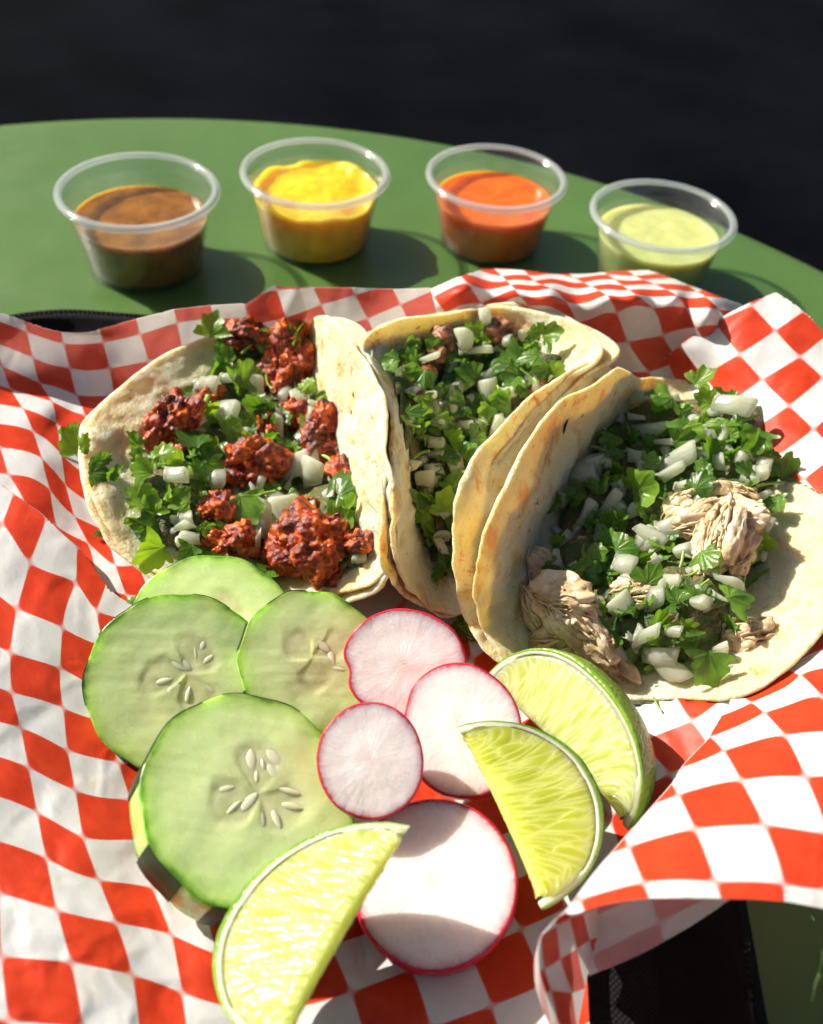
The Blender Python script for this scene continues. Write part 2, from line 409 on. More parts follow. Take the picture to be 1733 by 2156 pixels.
# back left part of the sheet
ul_uv = [(1,0,82,1008),(2,0,193,1043),(3,0,313,1040),(4,0,426,1015),(5,0,538,981),(6,0,648,968),(1,1,100,1086),(2,1,212,1118),(3,1,333,1118),(4,1,450,1096),(0,2,7,1113),(1,2,121,1163),(2,2,232,1199),(0,3,33,1182),(1,3,157,1219),(2,3,258,1261),
 (0,4,69,1240),(1,4,173,1288),(0,5,101,1311),(1,5,185,1379),(0,6,128,1393),(-1,6,0,1359),(-1,7,27,1441),(0,7,152,1488),(1,6,199,1472),(1,7,226,1567),(1,8,268,1651),(2,8,351,1717),(2,7,316,1612),(2,9,383,1806),(3,8,420,1716)]
ul_z = [(-260,900,4.2),(0,948,3.9),(82,1008,3.45),(185,1008,3.5),(231,1011,3.5),(306,998,3.6),(415,968,3.8),(526,940,3.9),(633,928,3.9),(744,922,3.8),(-260,1300,3.5),(100,1086,2.9),(333,1118,2.5),(121,1163,2.7),(232,1199,2.3),(258,1261,2.0),(0,1182,3.2),(69,1240,2.9),(140,1250,2.75),(173,1288,2.2),(101,1311,2.75),(128,1393,2.55),(185,1379,2.05),(199,1472,1.7),(27,1441,3.0),(152,1488,2.2),(268,1651,1.0),(351,1717,.8),(600,1300,1.0),(600,1100,1.9),(420,1850,.6),(0,1600,2.0)]
ul_z = [(x, y, .8 + (z - .8) * (.5 if y > 1150 else .8) if x < 300 and y > 1050 else z) for x, y, z in ul_z]
patch([(-260, 870), (-100, 905), (0, 948), (40, 961), (78, 976), (138, 998), (185, 1008), (231, 1011), (274, 1008), (306, 998), (415, 968), (500, 948), (526, 940), (633, 928), (744, 922), (800, 960), (900, 1200), (760, 1500), (560, 1800), (450, 1900), (330, 1850), (200, 1720), (60, 1590), (-100, 1500), (-260, 1450)], ul_z, ul_uv)
PATCH_END = PN
# back middle
bk_uv = [(0,1,761,990),(1,1,868,964),(2,1,975,925),(3,1,1078,895),(1,0,841,880),(2,0,952,872),(3,2,1116,968),(4,2,1217,925),(5,2,1312,884),(2,2,1010,1000),(3,3,1140,1018)]
bk_z = [(744,924,3.9),(829,867,4.5),(1074,873,4.4),(1310,877,4.3),(868,964,3.7),(975,925,4.0),(1116,968,3.4),(1217,925,3.9),(790,1000,3.2),(1100,1080,1.6),(1300,1000,2.0)]
patch([(744, 926), (790, 893), (829, 867), (870, 872), (1074, 873), (1201, 879), (1312, 875), (1345, 900), (1400, 1100), (1000, 1200), (800, 1100), (770, 1000)], bk_z, bk_uv, amp=.2)
# back right, draped out over the rim
br_uv = [(1,0,1421,861),(1,1,1461,920),(2,1,1565,879),(3,2,1717,913),(3,1,1676,876),(4,2,1843,897),(4,3,1873,950),(5,2,1933,895),(5,3,1982,935),(6,3,2083,934),(6,2,2058,899),(7,2,2143,901),(7,3,2182,939),(5,4,2014,1018),(4,4,1907,1038),(6,4,2113,994),(4,5,1970,1129),(0,1,1352,949),(3,3,1750,975),
 (2,-2,1525,838),(4,-2,1745,843),(6,-2,1930,838),(7,0,2090,868),(5,0,1890,866),(3,-1,1622,853)]
br_z = [(1310,877,4.4),(1352,949,4.2),(1421,861,5.0),(1565,872,5.05),(1676,876,5.0),(1843,890,5.1),(1933,890,5.15),(2058,894,5.0),(2143,898,4.7),(1461,920,4.1),(1560,965,3.0),(1743,963,3.9),(1873,950,4.4),(1982,935,4.6),(2083,934,4.5),(2014,1018,3.6),(1907,1038,3.4),(1970,1129,2.5),(2200,1150,2.6),(1400,1100,1.0),(1650,1060,1.8),(1466,818,3.2),(1525,816,2.9),(1681,832,2.7),(1785,832,2.6),(1900,820,2.5),(1970,820,2.4),(2026,838,2.5),(2123,877,2.7),(2256,925,2.8)]
patch([(1308, 878), (1380, 845), (1466, 818), (1525, 816), (1600, 822), (1681, 832), (1785, 832), (1850, 826), (1901, 822), (1970, 820), (2026, 838), (2123, 877), (2260, 927), (2300, 1100), (2200, 1250), (1900, 1250), (1600, 1150), (1380, 1100), (1330, 960)], br_z, br_uv, step=6, amp=.17)
# right corner standing up behind the right taco
rf_uv = [(-1,0,2065,1050),(0,0,2170,980),(1,0,2283,927),(-1,1,2137,1143),(0,1,2246,1076),(1,1,2355,1004),(2,1,2440,945),(0,2,2315,1153),(1,2,2430,1083),(0,3,2396,1232),(1,3,2500,1147)]
rf_z = [(2020,1080,3.2),(2065,1050,3.8),(2170,980,4.6),(2283,927,5.2),(2357,887,5.5),(2246,1076,4.3),(2355,1004,4.9),(2430,951,5.3),(2315,1153,4.0),(2430,1083,4.6),(2396,1232,3.9),(2500,1147,4.4),(2800,1300,4.4),(2200,1300,2.8),(2700,1600,4.0),(2137,1143,3.2)]
rfl = [(2020, 1085), (2065, 1048), (2110, 1014), (2170, 976), (2220, 947), (2283, 916)]
patch(rfl + [(2357, 887), (2410, 920), (2462, 961), (2510, 1020), (2800, 1320), (2800, 1650), (2300, 1400), (2100, 1250)], rf_z, rf_uv, amp=.12, skirt=rfl)
# right flap bulging towards the viewer
rl_uv = [(0,0,2246,2108),(1,0,2393,2035),(0,1,2283,2134),(1,1,2431,2051),(0,2,2322,2165),(1,2,2496,2115),(-1,2,2158,2238),(-1,3,2198,2280),(0,3,2383,2233),(-1,4,2251,2370),(0,4,2447,2358),(-2,4,2061,2414),(-2,5,2111,2518),(-1,5,2321,2506),(0,5,2510,2530),(-3,5,1910,2572),(-3,6,1954,2681),(-2,6,2173,2678),(-1,6,2381,2686),(0,6,2505,2701)]
rl_z = [(2232,2108,1.9),(2194,2170,2.2),(2158,2238,2.6),(2070,2330,3.1),(1985,2440,3.6),(1930,2510,3.9),(1843,2607,4.4),(1743,2735,4.8),(2283,2134,2.2),(2322,2165,2.7),(2383,2233,3.5),(2198,2280,3.1),(2251,2370,4.1),(2447,2358,4.3),(2061,2414,3.9),(2111,2518,4.6),(2321,2506,5.0),(1954,2681,5.1),(2173,2678,5.4),(2381,2686,5.4),(2500,2500,5.1),(2393,2035,2.5),(2500,2115,3.2),(2500,2759,5.4),(2900,2400,4.6),(2900,2830,5.0),(2700,1700,3.6),(2350,1850,2.0)]
rll = [(2240, 2085), (2226, 2112), (2194, 2170), (2165, 2220), (2150, 2245), (2110, 2287), (2070, 2332), (2042, 2380), (1985, 2445), (1930, 2510), (1905, 2537), (1843, 2607), (1809, 2648), (1775, 2692), (1743, 2737), (1712, 2774)]
rll = cr_poly(rll, 3)
patch(rll + [(1746, 2776), (1829, 2749), (1900, 2736), (1968, 2728), (2080, 2726), (2187, 2728), (2300, 2732), (2395, 2739), (2500, 2759), (2900, 2830), (2900, 1700), (2600, 1500), (2350, 1800)], rl_z, rl_uv, amp=.08, skirt=rll, deep=3.6)
# the sheet curling down in front of the flap
st_uv = [(1,3,1703,2912),(2,3,1753,2882),(3,3,1791,2856),(0,3,1654,2943),(1,2,1691,2812),(2,2,1732,2790),(3,2,1772,2775),(1,4,1738,3015),(0,4,1674,3010),(2,4,1778,3000),(1,5,1752,3120),(0,5,1692,3110)]
st_z = [(1700,2784,4.7),(1663,2822,4.6),(1639,2856,4.5),(1638,2908,4.4),(1642,2960,4.2),(1663,3029,3.9),(1698,3110,3.6),(1760,3300,3.0),(1826,2752,2.2),(1814,2846,1.9),(1784,2964,1.6),(1757,3110,1.3),(1830,3300,1.0),(1880,3700,2.6),(2000,3700,.8),(1703,2912,3.5),(1753,2882,2.7),(1720,2990,3.0)]
stl = [(1712, 2774), (1690, 2792), (1663, 2822), (1646, 2842), (1637, 2870), (1636, 2908), (1641, 2960), (1663, 3029), (1698, 3110), (1765, 3300), (1880, 3700)]
stl = cr_poly(stl, 3)
patch(stl + [(2000, 3700), (1850, 3300), (1757, 3110), (1784, 2964), (1814, 2846), (1830, 2740), (1760, 2755)], st_z, st_uv, step=6, amp=.05, skirt=stl)
# the unprinted back of the turned corner
pk_uv = [(0,0,1800,2900),(1,0,2000,2800),(0,1,1830,3000)]
pk_z = [(1826,2735,3.2),(1966,2700,3.6),(2218,2715,4.6),(1784,2964,1.7),(1814,2846,2.3),(1878,2929,2.0),(2035,2850,2.6),(2170,2766,3.6)]
patch([(1815, 2740), (1966, 2700), (2200, 2700), (2250, 2700), (2218, 2732), (2170, 2766), (2100, 2812), (2035, 2850), (1960, 2892), (1878, 2929), (1784, 2966), (1800, 2900), (1814, 2846)], pk_z, pk_uv, amp=.05, flip=True, step=7)
PVa = np.concatenate(PV); PFa = np.concatenate(PF); PUa = np.concatenate(PU)
paper_tree = bvh(PVa, PFa)

# ================================================================== sauce cups
def plastic(name, haze_, gloss):
    m, nt, b = mat(name); nt.nodes.remove(b); out = nt.nodes['Material Output']
    tr = N(nt, 'BsdfTransparent'); tr.inputs[0].default_value = (.95, .97, .97, 1)
    di = N(nt, 'BsdfDiffuse'); di.inputs[0].default_value = (.85, .9, .92, 1)
    tl = N(nt, 'BsdfTranslucent'); tl.inputs[0].default_value = (.85, .9, .92, 1)
    m1 = N(nt, 'MixShader'); m1.inputs[0].default_value = .5; L(nt, di.outputs[0], m1.inputs[1]); L(nt, tl.outputs[0], m1.inputs[2])
    m2 = N(nt, 'MixShader'); m2.inputs[0].default_value = haze_; L(nt, tr.outputs[0], m2.inputs[1]); L(nt, m1.outputs[0], m2.inputs[2])
    gl = N(nt, 'BsdfGlossy'); gl.inputs['Roughness'].default_value = .12
    fr = N(nt, 'LayerWeight'); fr.inputs[0].default_value = .5
    ff = math_(nt, 'ADD', math_(nt, 'MULTIPLY', math_(nt, 'POWER', fr.outputs['Facing'], 4.0), gloss), .035)
    m3 = N(nt, 'MixShader'); L(nt, ff, m3.inputs[0]); L(nt, m2.outputs[0], m3.inputs[1]); L(nt, gl.outputs[0], m3.inputs[2])
    L(nt, m3.outputs[0], out.inputs[0]); return m
m_cup = plastic('clear_cup_plastic', .035, .45); m_rim = plastic('milky_cup_rim', .30, .5)
def sauce_mat(name, c1, c2, rough, speck=None):
    m, nt, b = mat(name); c = coords(nt)
    col = ramp(nt, noise(nt, c, 1.4, 5), [(.35, c1), (.68, c2)])
    if speck:
        v = N(nt, 'TexVoronoi'); v.inputs['Scale'].default_value = 5.0; L(nt, c, v.inputs['Vector'])
        col = mix(nt, ramp(nt, v.outputs['Distance'], [(.10, (1, 1, 1)), (.2, (0, 0, 0))]), col, speck)
    L(nt, col, b.inputs['Base Color']); b.inputs['Roughness'].default_value = rough
    sss(b, .75, (1.0, .65, .3), .01); bump(nt, b, noise(nt, c, 4, 4), .3, .06); return m
CUPW = 1.0
sauces = [
 ('brown roasted salsa', (290, 398), 2.0, ((.17, .062, .005), (.32, .13, .011)), .14, (.05, .014, .004), .03, 1.035),
 ('thick yellow sauce', (664, 360), 2.28, ((.80, .43, .008), (.90, .58, .015)), .3, None, .09, 1.0),
 ('bright orange sauce', (1046, 370), 2.1, ((.62, .095, .002), (.72, .15, .004)), .2, None, .02, .965),
 ('pale green cream sauce', (1397, 450), 2.2, ((.46, .50, .17), (.56, .58, .22)), .25, (.35, .45, .12), .03, .965)]
cup_label = ['clear plastic cup of brown salsa, leftmost of the row', 'clear plastic cup of lumpy yellow sauce on the green table',
             'clear plastic cup of smooth orange sauce on the green table', 'clear plastic cup of pale green sauce behind the checkered paper']
cup_prof = [(.01, .10), (1.75, .10), (1.92, .06), (2.0, .02), (2.05, .05), (2.08, .14), (2.52, 2.45), (2.56, 2.62), (2.62, 2.70), (2.66, 2.98)]
cup_in = [(2.60, 2.98), (2.56, 2.72), (2.50, 2.64), (2.46, 2.45), (2.03, .20), (1.9, .15), (.01, .15)]
rim_prof = [(2.60, 2.96), (2.60, 3.05), (2.66, 3.11), (2.78, 3.12), (2.87, 3.08), (2.905, 2.99), (2.88, 2.90), (2.80, 2.88), (2.80, 2.95), (2.72, 3.0), (2.66, 2.97)]
cup_me = rim_me = None
for (nm, (px, py), lvl, cols, rough, speck, lump, sc), lab in zip(sauces, cup_label):
    c3 = at(px, py, 3.05 * sc); base = (c3[0], c3[1], 0.0)
    t = thing('sauce_cup', base, lab, 'sauce cup', 'sauce cups along the back of the table'); t.scale = (sc,) * 3
    t.rotation_euler = (0, 0, random.uniform(0, 6.28))
    if cup_me is None:
        V, Fc = lathe(cup_prof + cup_in, 128); Fc = closed(V, Fc); cup_me = mesh_data('cup', V, Fc, m_cup)
        V, Fc = lathe(rim_prof + rim_prof[:1], 128); Fc = closed(V, Fc); rim_me = mesh_data('rim', V, Fc, m_rim)
    link('cup', cup_me, t); link('rim', rim_me, t)
    ri = lambda z: 2.03 + (2.46 - 2.03) * (z - .2) / 2.25 - .012
    pr = [(.01, .165), (1.85, .165), (2.0, .22)] + [(ri(z), z) for z in np.linspace(.3, lvl, 8)] + [(ri(lvl) - .03, lvl + .0), (ri(lvl) - .10, lvl - .035)]
    pr += [(r_, lvl - .04) for r_ in np.linspace(ri(lvl) - .2, .01, 26)]
    V, Fc = lathe(pr, 128); Fc = closed(V, Fc)
    top = V[:, 2] > lvl - .05; rr = np.hypot(V[:, 0], V[:, 1]); k_ = np.clip((ri(lvl) - rr) / .7, 0, 1) * top
    V[:, 2] += k_ * (lump * (fbm(V * 1.1 + lvl * 9, 4, 3)) + lump * .5 * np.abs(vnoise(V * 2.3 + 4, 8)))
    if lump > .05:   # stirred, clinging up the front wall
        V[:, 2] += top * np.clip((rr - 1.9) / .4, 0, 1) * .25 * np.clip(fbm(V * .8 + 3, 2, 6), -.4, .8)
    o = link('sauce', mesh_data('sauce', V, Fc, sauce_mat(nm.replace(' ', '_'), *cols, rough, speck)), t); o['label'] = nm + ' in the cup'

# ================================================================== food materials
m_tort, nt, b = mat('corn_tortilla'); c = coords(nt, rnd=True)
base = ramp(nt, noise(nt, c, .55, 5, .6), [(.30, (.84, .63, .33)), (.5, (.90, .745, .47)), (.72, (.93, .83, .62))])
toast = ramp(nt, noise(nt, c, .9, 4, .6, .6), [(.53, (0, 0, 0)), (.68, (.75, .75, .75))])
col = mix(nt, toast, base, (.66, .38, .11))
toast2 = ramp(nt, noise(nt, c, 2.6, 5, .7, .4), [(.54, (0, 0, 0)), (.64, (.9, .9, .9))])
col = mix(nt, math_(nt, 'MULTIPLY', toast2, ramp(nt, noise(nt, c, .5, 2), [(.45, (0, 0, 0)), (.6, (1, 1, 1))])), col, (.60, .28, .05))
freckle = N(nt, 'TexVoronoi'); freckle.inputs['Scale'].default_value = 3.2; L(nt, c, freckle.inputs['Vector'])
fm = math_(nt, 'MULTIPLY', ramp(nt, freckle.outputs['Distance'], [(.06, (1, 1, 1)), (.16, (0, 0, 0))]), ramp(nt, noise(nt, c, 1.7, 2), [(.5, (0, 0, 0)), (.62, (.8, .8, .8))]))
col = mix(nt, fm, col, (.42, .19, .05))
L(nt, col, b.inputs['Base Color']); b.inputs['Roughness'].default_value = .55; b.inputs['Specular IOR Level'].default_value = .3
h1 = noise(nt, c, 3.2, 5, .65); h2 = noise(nt, c, 11, 4, .65)
bump(nt, b, math_(nt, 'ADD', h1, math_(nt, 'MULTIPLY', h2, .45)), 1.0, .22)
sss(b, .85, (.46, .31, .12), .01)

def meat_mat(name, dark, mid, light, scale, rough, spec=.5, char=None):
    m, nt, b = mat(name); c = coords(nt, rnd=True)
    col = ramp(nt, noise(nt, c, scale, 5, .6), [(.36, dark), (.48, mid), (.62, light)])
    if char: col = mix(nt, ramp(nt, noise(nt, c, scale * .35, 4), [(.5, (0, 0, 0)), (.66, (.85, .85, .85))]), col, char)
    L(nt, col, b.inputs['Base Color']); b.inputs['Roughness'].default_value = rough; b.inputs['Specular IOR Level'].default_value = spec
    sss(b, .12, (.35, .12, .05), .006); bump(nt, b, noise(nt, c, scale * 5, 4, .65), .6, .06); return m
m_chor = meat_mat('red_crumbled_pork', (.085, .006, .0012), (.30, .030, .002), (.62, .125, .005), 2.8, .20, .5, (.022, .006, .004))
m_asada = meat_mat('brown_chopped_beef', (.09, .025, .010), (.24, .085, .03), (.40, .17, .07), 2.2, .34, .5, (.03, .014, .01))
m_pork = meat_mat('pale_shredded_pork', (.41, .28, .145), (.58, .435, .25), (.73, .60, .40), 1.5, .22, .5)
m_onion, nt, b = mat('white_onion'); c = coords(nt, rnd=True)
L(nt, ramp(nt, noise(nt, c, 1.5, 3), [(.3, (.56, .60, .45)), (.7, (.72, .73, .60))]), b.inputs['Base Color'])
b.inputs['Roughness'].default_value = .22; sss(b, .7, (.6, .6, .45), .014); nr = bump(nt, b, noise(nt, coords(nt, (150, 1100, 150)), 1.0, 3), .5, .05); add_translucent(nt, b, (.78, .83, .62), .48, nr)
def leaf_mat(name, c1, c2, c3, tr):
    m, nt, b = mat(name); c = coords(nt, rnd=True); oi = N(nt, 'ObjectInfo')
    col = ramp(nt, oi.outputs['Random'], [(0, c1), (.5, c2), (1, c3)])
    col = mix(nt, .35, col, ramp(nt, noise(nt, c, 2.5, 4), [(.3, c1), (.7, c3)]))
    ve = attr(nt, 'vein'); col = mix(nt, math_(nt, 'MULTIPLY', ve, .22), col, (.25, .38, .10))
    L(nt, col, b.inputs['Base Color']); b.inputs['Roughness'].default_value = .33; b.inputs['Specular IOR Level'].default_value = .55
    nr = bump(nt, b, math_(nt, 'SUBTRACT', noise(nt, c, 5, 3), ve), .35, .06)
    add_translucent(nt, b, mix(nt, 1.0, col, (1.6, 1.5, .5), 'MULTIPLY'), tr, nr); return m
m_leaf = leaf_mat('cilantro_leaf', (.035, .115, .020), (.095, .24, .030), (.25, .43, .040), .48)
m_stem, nt, b = mat('cilantro_stem'); b.inputs['Base Color'].default_value = (.26, .42, .07, 1); b.inputs['Roughness'].default_value = .3
sss(b, .5, (.3, .4, .1), .008)

# ================================================================== piece shapes (local, about 1 cm across, z up)
def onion_mesh(seed):
    r = np.random.default_rng(seed); nx, ny, nz = 9, 8, 3
    w = r.uniform(.5, 1.0); th = r.uniform(.12, .22); R = r.uniform(.5, 1.3)
    X, Y, Z = np.meshgrid(np.linspace(-1, 1, nx), np.linspace(-1, 1, ny), np.linspace(-1, 1, nz), indexing='ij')
    cn = np.array([[-.5, -.5 * w], [.5, -.5 * w], [.5, .5 * w], [-.5, .5 * w]]) * r.uniform(.62, 1.15, (4, 2)) + r.normal(0, .06, (4, 2))
    wa = [(1 - X) * (1 - Y) / 4, (1 + X) * (1 - Y) / 4, (1 + X) * (1 + Y) / 4, (1 - X) * (1 + Y) / 4]
    P = np.stack([sum(wa[i] * cn[i, 0] for i in range(4)), sum(wa[i] * cn[i, 1] for i in range(4)), Z * th / 2 * (1 - .3 * np.abs(Y) ** 3) + .10 * X * Z], -1).reshape(-1, 3)
    idx = np.arange(nx * ny * nz).reshape(nx, ny, nz); Fq = []
    for sl, fl in ((idx[0], 0), (idx[-1], 1), (idx[:, 0], 1), (idx[:, -1], 0), (idx[:, :, 0], 0), (idx[:, :, -1], 1)):
        a, b_, c_, d_ = sl[:-1, :-1].ravel(), sl[1:, :-1].ravel(), sl[1:, 1:].ravel(), sl[:-1, 1:].ravel()
        f = np.stack([a, b_, c_, d_], 1); Fq.append(f if fl else f[:, ::-1])
    Fq = np.concatenate(Fq)
    ex = np.abs(X.ravel()), np.abs(Y.ravel()), np.abs(Z.ravel())
    cnt = (ex[0] > .99).astype(int) + (ex[1] > .99) + (ex[2] > .99)
    P *= np.where(cnt >= 3, .88, np.where(cnt == 2, .955, 1))[:, None]
    a = P[:, 1] / R; rad = R + P[:, 2]; P = np.c_[P[:, 0], rad * np.sin(a), rad * np.cos(a) - R]
    P[:, 2] += r.uniform(.1, .35) * P[:, 0] ** 2 * -1
    P += .045 * np.c_[fbm(P * 2 + seed, 2, seed), fbm(P * 2 + 7 + seed, 2, seed), fbm(P * 2 + 3 + seed, 2, seed)]
    return mesh_data('onion_piece', P, Fq, m_onion)
def leaf_mesh(seed, chopped=False):
    r = np.random.default_rng(seed); n = 96; th = np.linspace(0, 2 * np.pi, n, endpoint=False)
    if not chopped:
        tw = (th + np.pi) % (2 * np.pi) - np.pi; sp_ = r.uniform(1.35, 1.8); sk = r.uniform(-.25, .25)
        rad = (.62 + .38 * np.abs(np.cos(1.5 * (tw - sk) * r.uniform(.85, 1.15))) ** .7) * (1 + .085 * np.cos(tw * 10 + r.uniform(0, 6)) + .03 * np.sin(tw * 19))
        rad = rad * np.clip((sp_ + .35 - np.abs(tw)) / .5, .13, 1) * (1 - r.uniform(0, .35) * np.clip(tw * r.choice([-1, 1]), 0, 1)) * .60
    else:
        k_ = r.integers(4, 6); ang = np.sort(r.uniform(0, 2 * np.pi, k_) * .35 + np.arange(k_) * 2 * np.pi / k_)
        pr = r.uniform(.38, .68, k_); rad = np.interp(th, np.r_[ang - 2 * np.pi, ang, ang + 2 * np.pi], np.tile(pr, 3)) * (1 + .10 * np.sin(th * 11 + r.uniform(0, 6)))
        rad *= 1 / np.sqrt(1 + 1.2 * np.sin(th) ** 2 * r.uniform(0, 1.4))
    rings = np.array([0.02, .22, .45, .7, .88, 1.0]); P = []; ve = []
    for q in rings:
        rr = q * rad; P.append(np.c_[rr * np.cos(th), rr * np.sin(th), np.zeros(n)])
        dv = np.min([np.abs((th - a + np.pi) % (2 * np.pi) - np.pi) for a in (0, .55, -.55, 1.1, -1.1)], 0)
        ve.append(np.exp(-(dv * (q + .05) / .06) ** 2) * (q < .95))
    P = np.concatenate(P); ve = np.concatenate(ve)
    fold = r.uniform(-.5, .8); bend = r.uniform(-.8, .9)
    P[:, 2] = fold * np.abs(P[:, 1]) * .6 + bend * P[:, 0] ** 2 * .7 + .11 * fbm(np.c_[P[:, :2] * 2.2, 0 * ve] + seed * 3.1, 3, seed)
    return mesh_data('cilantro_leaf', P, gridfaces(len(rings), n, True)[:, ::-1], m_leaf, attrs={'vein': ve})
def tube(P, R, nseg=7):
    P = np.asarray(P, float); n = len(P); T = np.gradient(P, axis=0); T /= np.linalg.norm(T, axis=1)[:, None]
    up = np.array([.21, .35, .9]); A_ = np.cross(T, up); A_ /= np.linalg.norm(A_, axis=1)[:, None]; B_ = np.cross(T, A_)
    a = np.linspace(0, 2 * np.pi, nseg, endpoint=False); R = np.broadcast_to(np.asarray(R, float), (n,))
    V = P[:, None] + R[:, None, None] * (A_[:, None] * np.cos(a)[:, None] + B_[:, None] * np.sin(a)[:, None])
    V = np.r_[V.reshape(-1, 3), P[:1], P[-1:]]; Fq = [tuple(f) for f in gridfaces(n, nseg, True)]
    Fq += [(n * nseg, (i + 1) % nseg, i) for i in range(nseg)] + [(n * nseg + 1, (n - 1) * nseg + i, (n - 1) * nseg + (i + 1) % nseg) for i in range(nseg)]
    return V, Fq
def stem_mesh(seed):
    r = np.random.default_rng(seed); t_ = np.linspace(-.5, .5, 7)
    V, Fq = tube(np.c_[t_, r.uniform(-.5, .5) * t_ ** 2, r.uniform(-.6, .6) * t_ ** 2], r.uniform(.05, .10))
    return mesh_data('cilantro_stem', V, Fq, m_stem)
_ico = {}
def ico(sub):
    if sub not in _ico:
        bm = bmesh.new(); bmesh.ops.create_icosphere(bm, subdivisions=sub, radius=1.0)
        _ico[sub] = (np.array([v.co[:] for v in bm.verts]), np.array([[v.index for v in f.verts] for f in bm.faces])); bm.free()
    return _ico[sub]
def chunk_mesh(seed, material, dims, sub=5, gran=.30, gamp=.16, lum=.38):
    """clumpy crumbled lump, dims are half sizes in cm"""
    V, Fq = ico(sub); V = V.copy(); dims = np.array(dims); W_ = V * dims
    V = V * (1 + lum * fbm(V * 1.4 + seed * 5.3, 3, seed))[:, None]; W_ = V * dims
    for g_, a_ in ((gran * 1.9, gamp * 1.1), (gran, gamp), (gran * .45, gamp * .38)):
        d1, d2 = worley(W_ / g_ + seed * 3.7, seed + 2)
        nrm = V / dims; nrm /= np.linalg.norm(nrm, axis=1)[:, None]
        W_ = W_ + nrm * (a_ * (.62 - d1))[:, None]
    return mesh_data('meat_chunk', W_, Fq, material)
def shred_mesh(seed, material, L_, Wd, n=14):
    """lump of pulled meat, its grain along x, with loose fibres"""
    r = np.random.default_rng(seed); V, Fq = ico(5); V = V.copy(); dims = np.array([L_ * .5, Wd * .5, Wd * .36])
    V = V * (1 + .42 * fbm(V * 1.3 + seed * 3.1, 3, seed))[:, None]; W_ = V * dims; nrm = V / dims; nrm /= np.linalg.norm(nrm, axis=1)[:, None]
    bend = .25 * W_[:, 0] ** 2 / L_; Wb = W_.copy(); Wb[:, 1] += .16 * np.sin(W_[:, 0] * 1.6 + seed)
    for g_, a_ in (((1.0, .45, .45), .22), ((.9, .17, .17), .075), ((.5, .08, .08), .035)):
        d1, d2 = worley(Wb / np.array(g_) + seed * 3.7, seed + 2); W_ = W_ + nrm * (a_ * (.6 - d1))[:, None]
    W_[:, 1] += bend * r.uniform(-1, 1); VV = [W_]; FF = [tuple(f) for f in Fq]; k_ = len(W_)
    for i in range(n):          # fibres lying along the surface of the lump
        ph = r.uniform(-.2, np.pi + .2); kr = r.uniform(.8, 1.12); l_ = L_ * r.uniform(.10, .34); x0 = r.uniform(-.42, .42) * L_
        t_ = np.linspace(-1, 1, 12); X_ = x0 + t_ * l_; env = np.sqrt(np.clip(1 - (X_ / (L_ * .56)) ** 2, .03, 1)) * kr
        ph2 = ph + r.uniform(-.28, .28) * t_ + .06 * np.sin(t_ * 3 + i)
        P = np.c_[X_ + .04 * np.sin(t_ * 5 + i), env * Wd * .54 * np.cos(ph2), env * Wd * .42 * np.sin(ph2) + .05 * t_ ** 2 * r.uniform(-1, 1.6)]
        R = r.choice([.022, .035, .055, .085], p=[.35, .35, .22, .08]) * (1 - .55 * np.abs(t_) ** 3) * (1 + .3 * np.sin(t_ * 7 + i * 2))
        V1, F1 = tube(P, R, 6); V1 = V1 + .02 * np.c_[fbm(V1 * 6 + i, 2, seed), fbm(V1 * 6 + i + 9, 2, seed), fbm(V1 * 6 + i + 5, 2, seed)]
        VV.append(V1); FF += [tuple(x + k_ for x in f) for f in F1]; k_ += len(V1)
    return mesh_data('shredded_meat', np.concatenate(VV), FF, material)
ONION = [onion_mesh(100 + i) for i in range(14)]
LEAF = [leaf_mesh(200 + i) for i in range(14)]; CHOP = [leaf_mesh(300 + i, True) for i in range(14)]
STEM = [stem_mesh(400 + i) for i in range(5)]

def orient(loc, nrm, spin, sx, sy, sz):
    """matrix with z along nrm; x points right in the picture turned by spin (degrees, anticlockwise)"""
    z = nrm.normalized(); x = (cr - z * cr.dot(z)).normalized(); y = z.cross(x)
    a = math.radians(spin); x2 = x * math.cos(a) + y * math.sin(a); y2 = z.cross(x2)
    M_ = Matrix.Identity(4)
    for i in range(3): M_[i][0] = x2[i] * sx; M_[i][1] = y2[i] * sy; M_[i][2] = z[i] * sz; M_[i][3] = loc[i]
    return M_
def cm_at(px_size, loc): return px_size * ((loc - CAM).dot(cf)) / F
def put(name, me, trees, px, py, w, h=None, spin=0, lift=0, face=.5, jit=.35, parent=None, thick=None):
    """lay a piece down where the line of sight meets the food already there"""
    hpt = drop(trees, px, py)
    if hpt is None: return None
    p, n_ = hpt[0], hpt[1]
    if n_.dot(viewray(px, py)) > 0: n_ = -n_
    toc = -viewray(px, py); n2 = (n_ * (1 - face) + toc * face + Vector(rng.normal(0, jit, 3))).normalized()
    p = p + n_ * lift; s_ = cm_at(w, p); s2 = cm_at(h, p) if h else s_
    return place(name, me, orient(p, n2, spin, s_, s2, thick or (s_ + s2) / 2), parent)

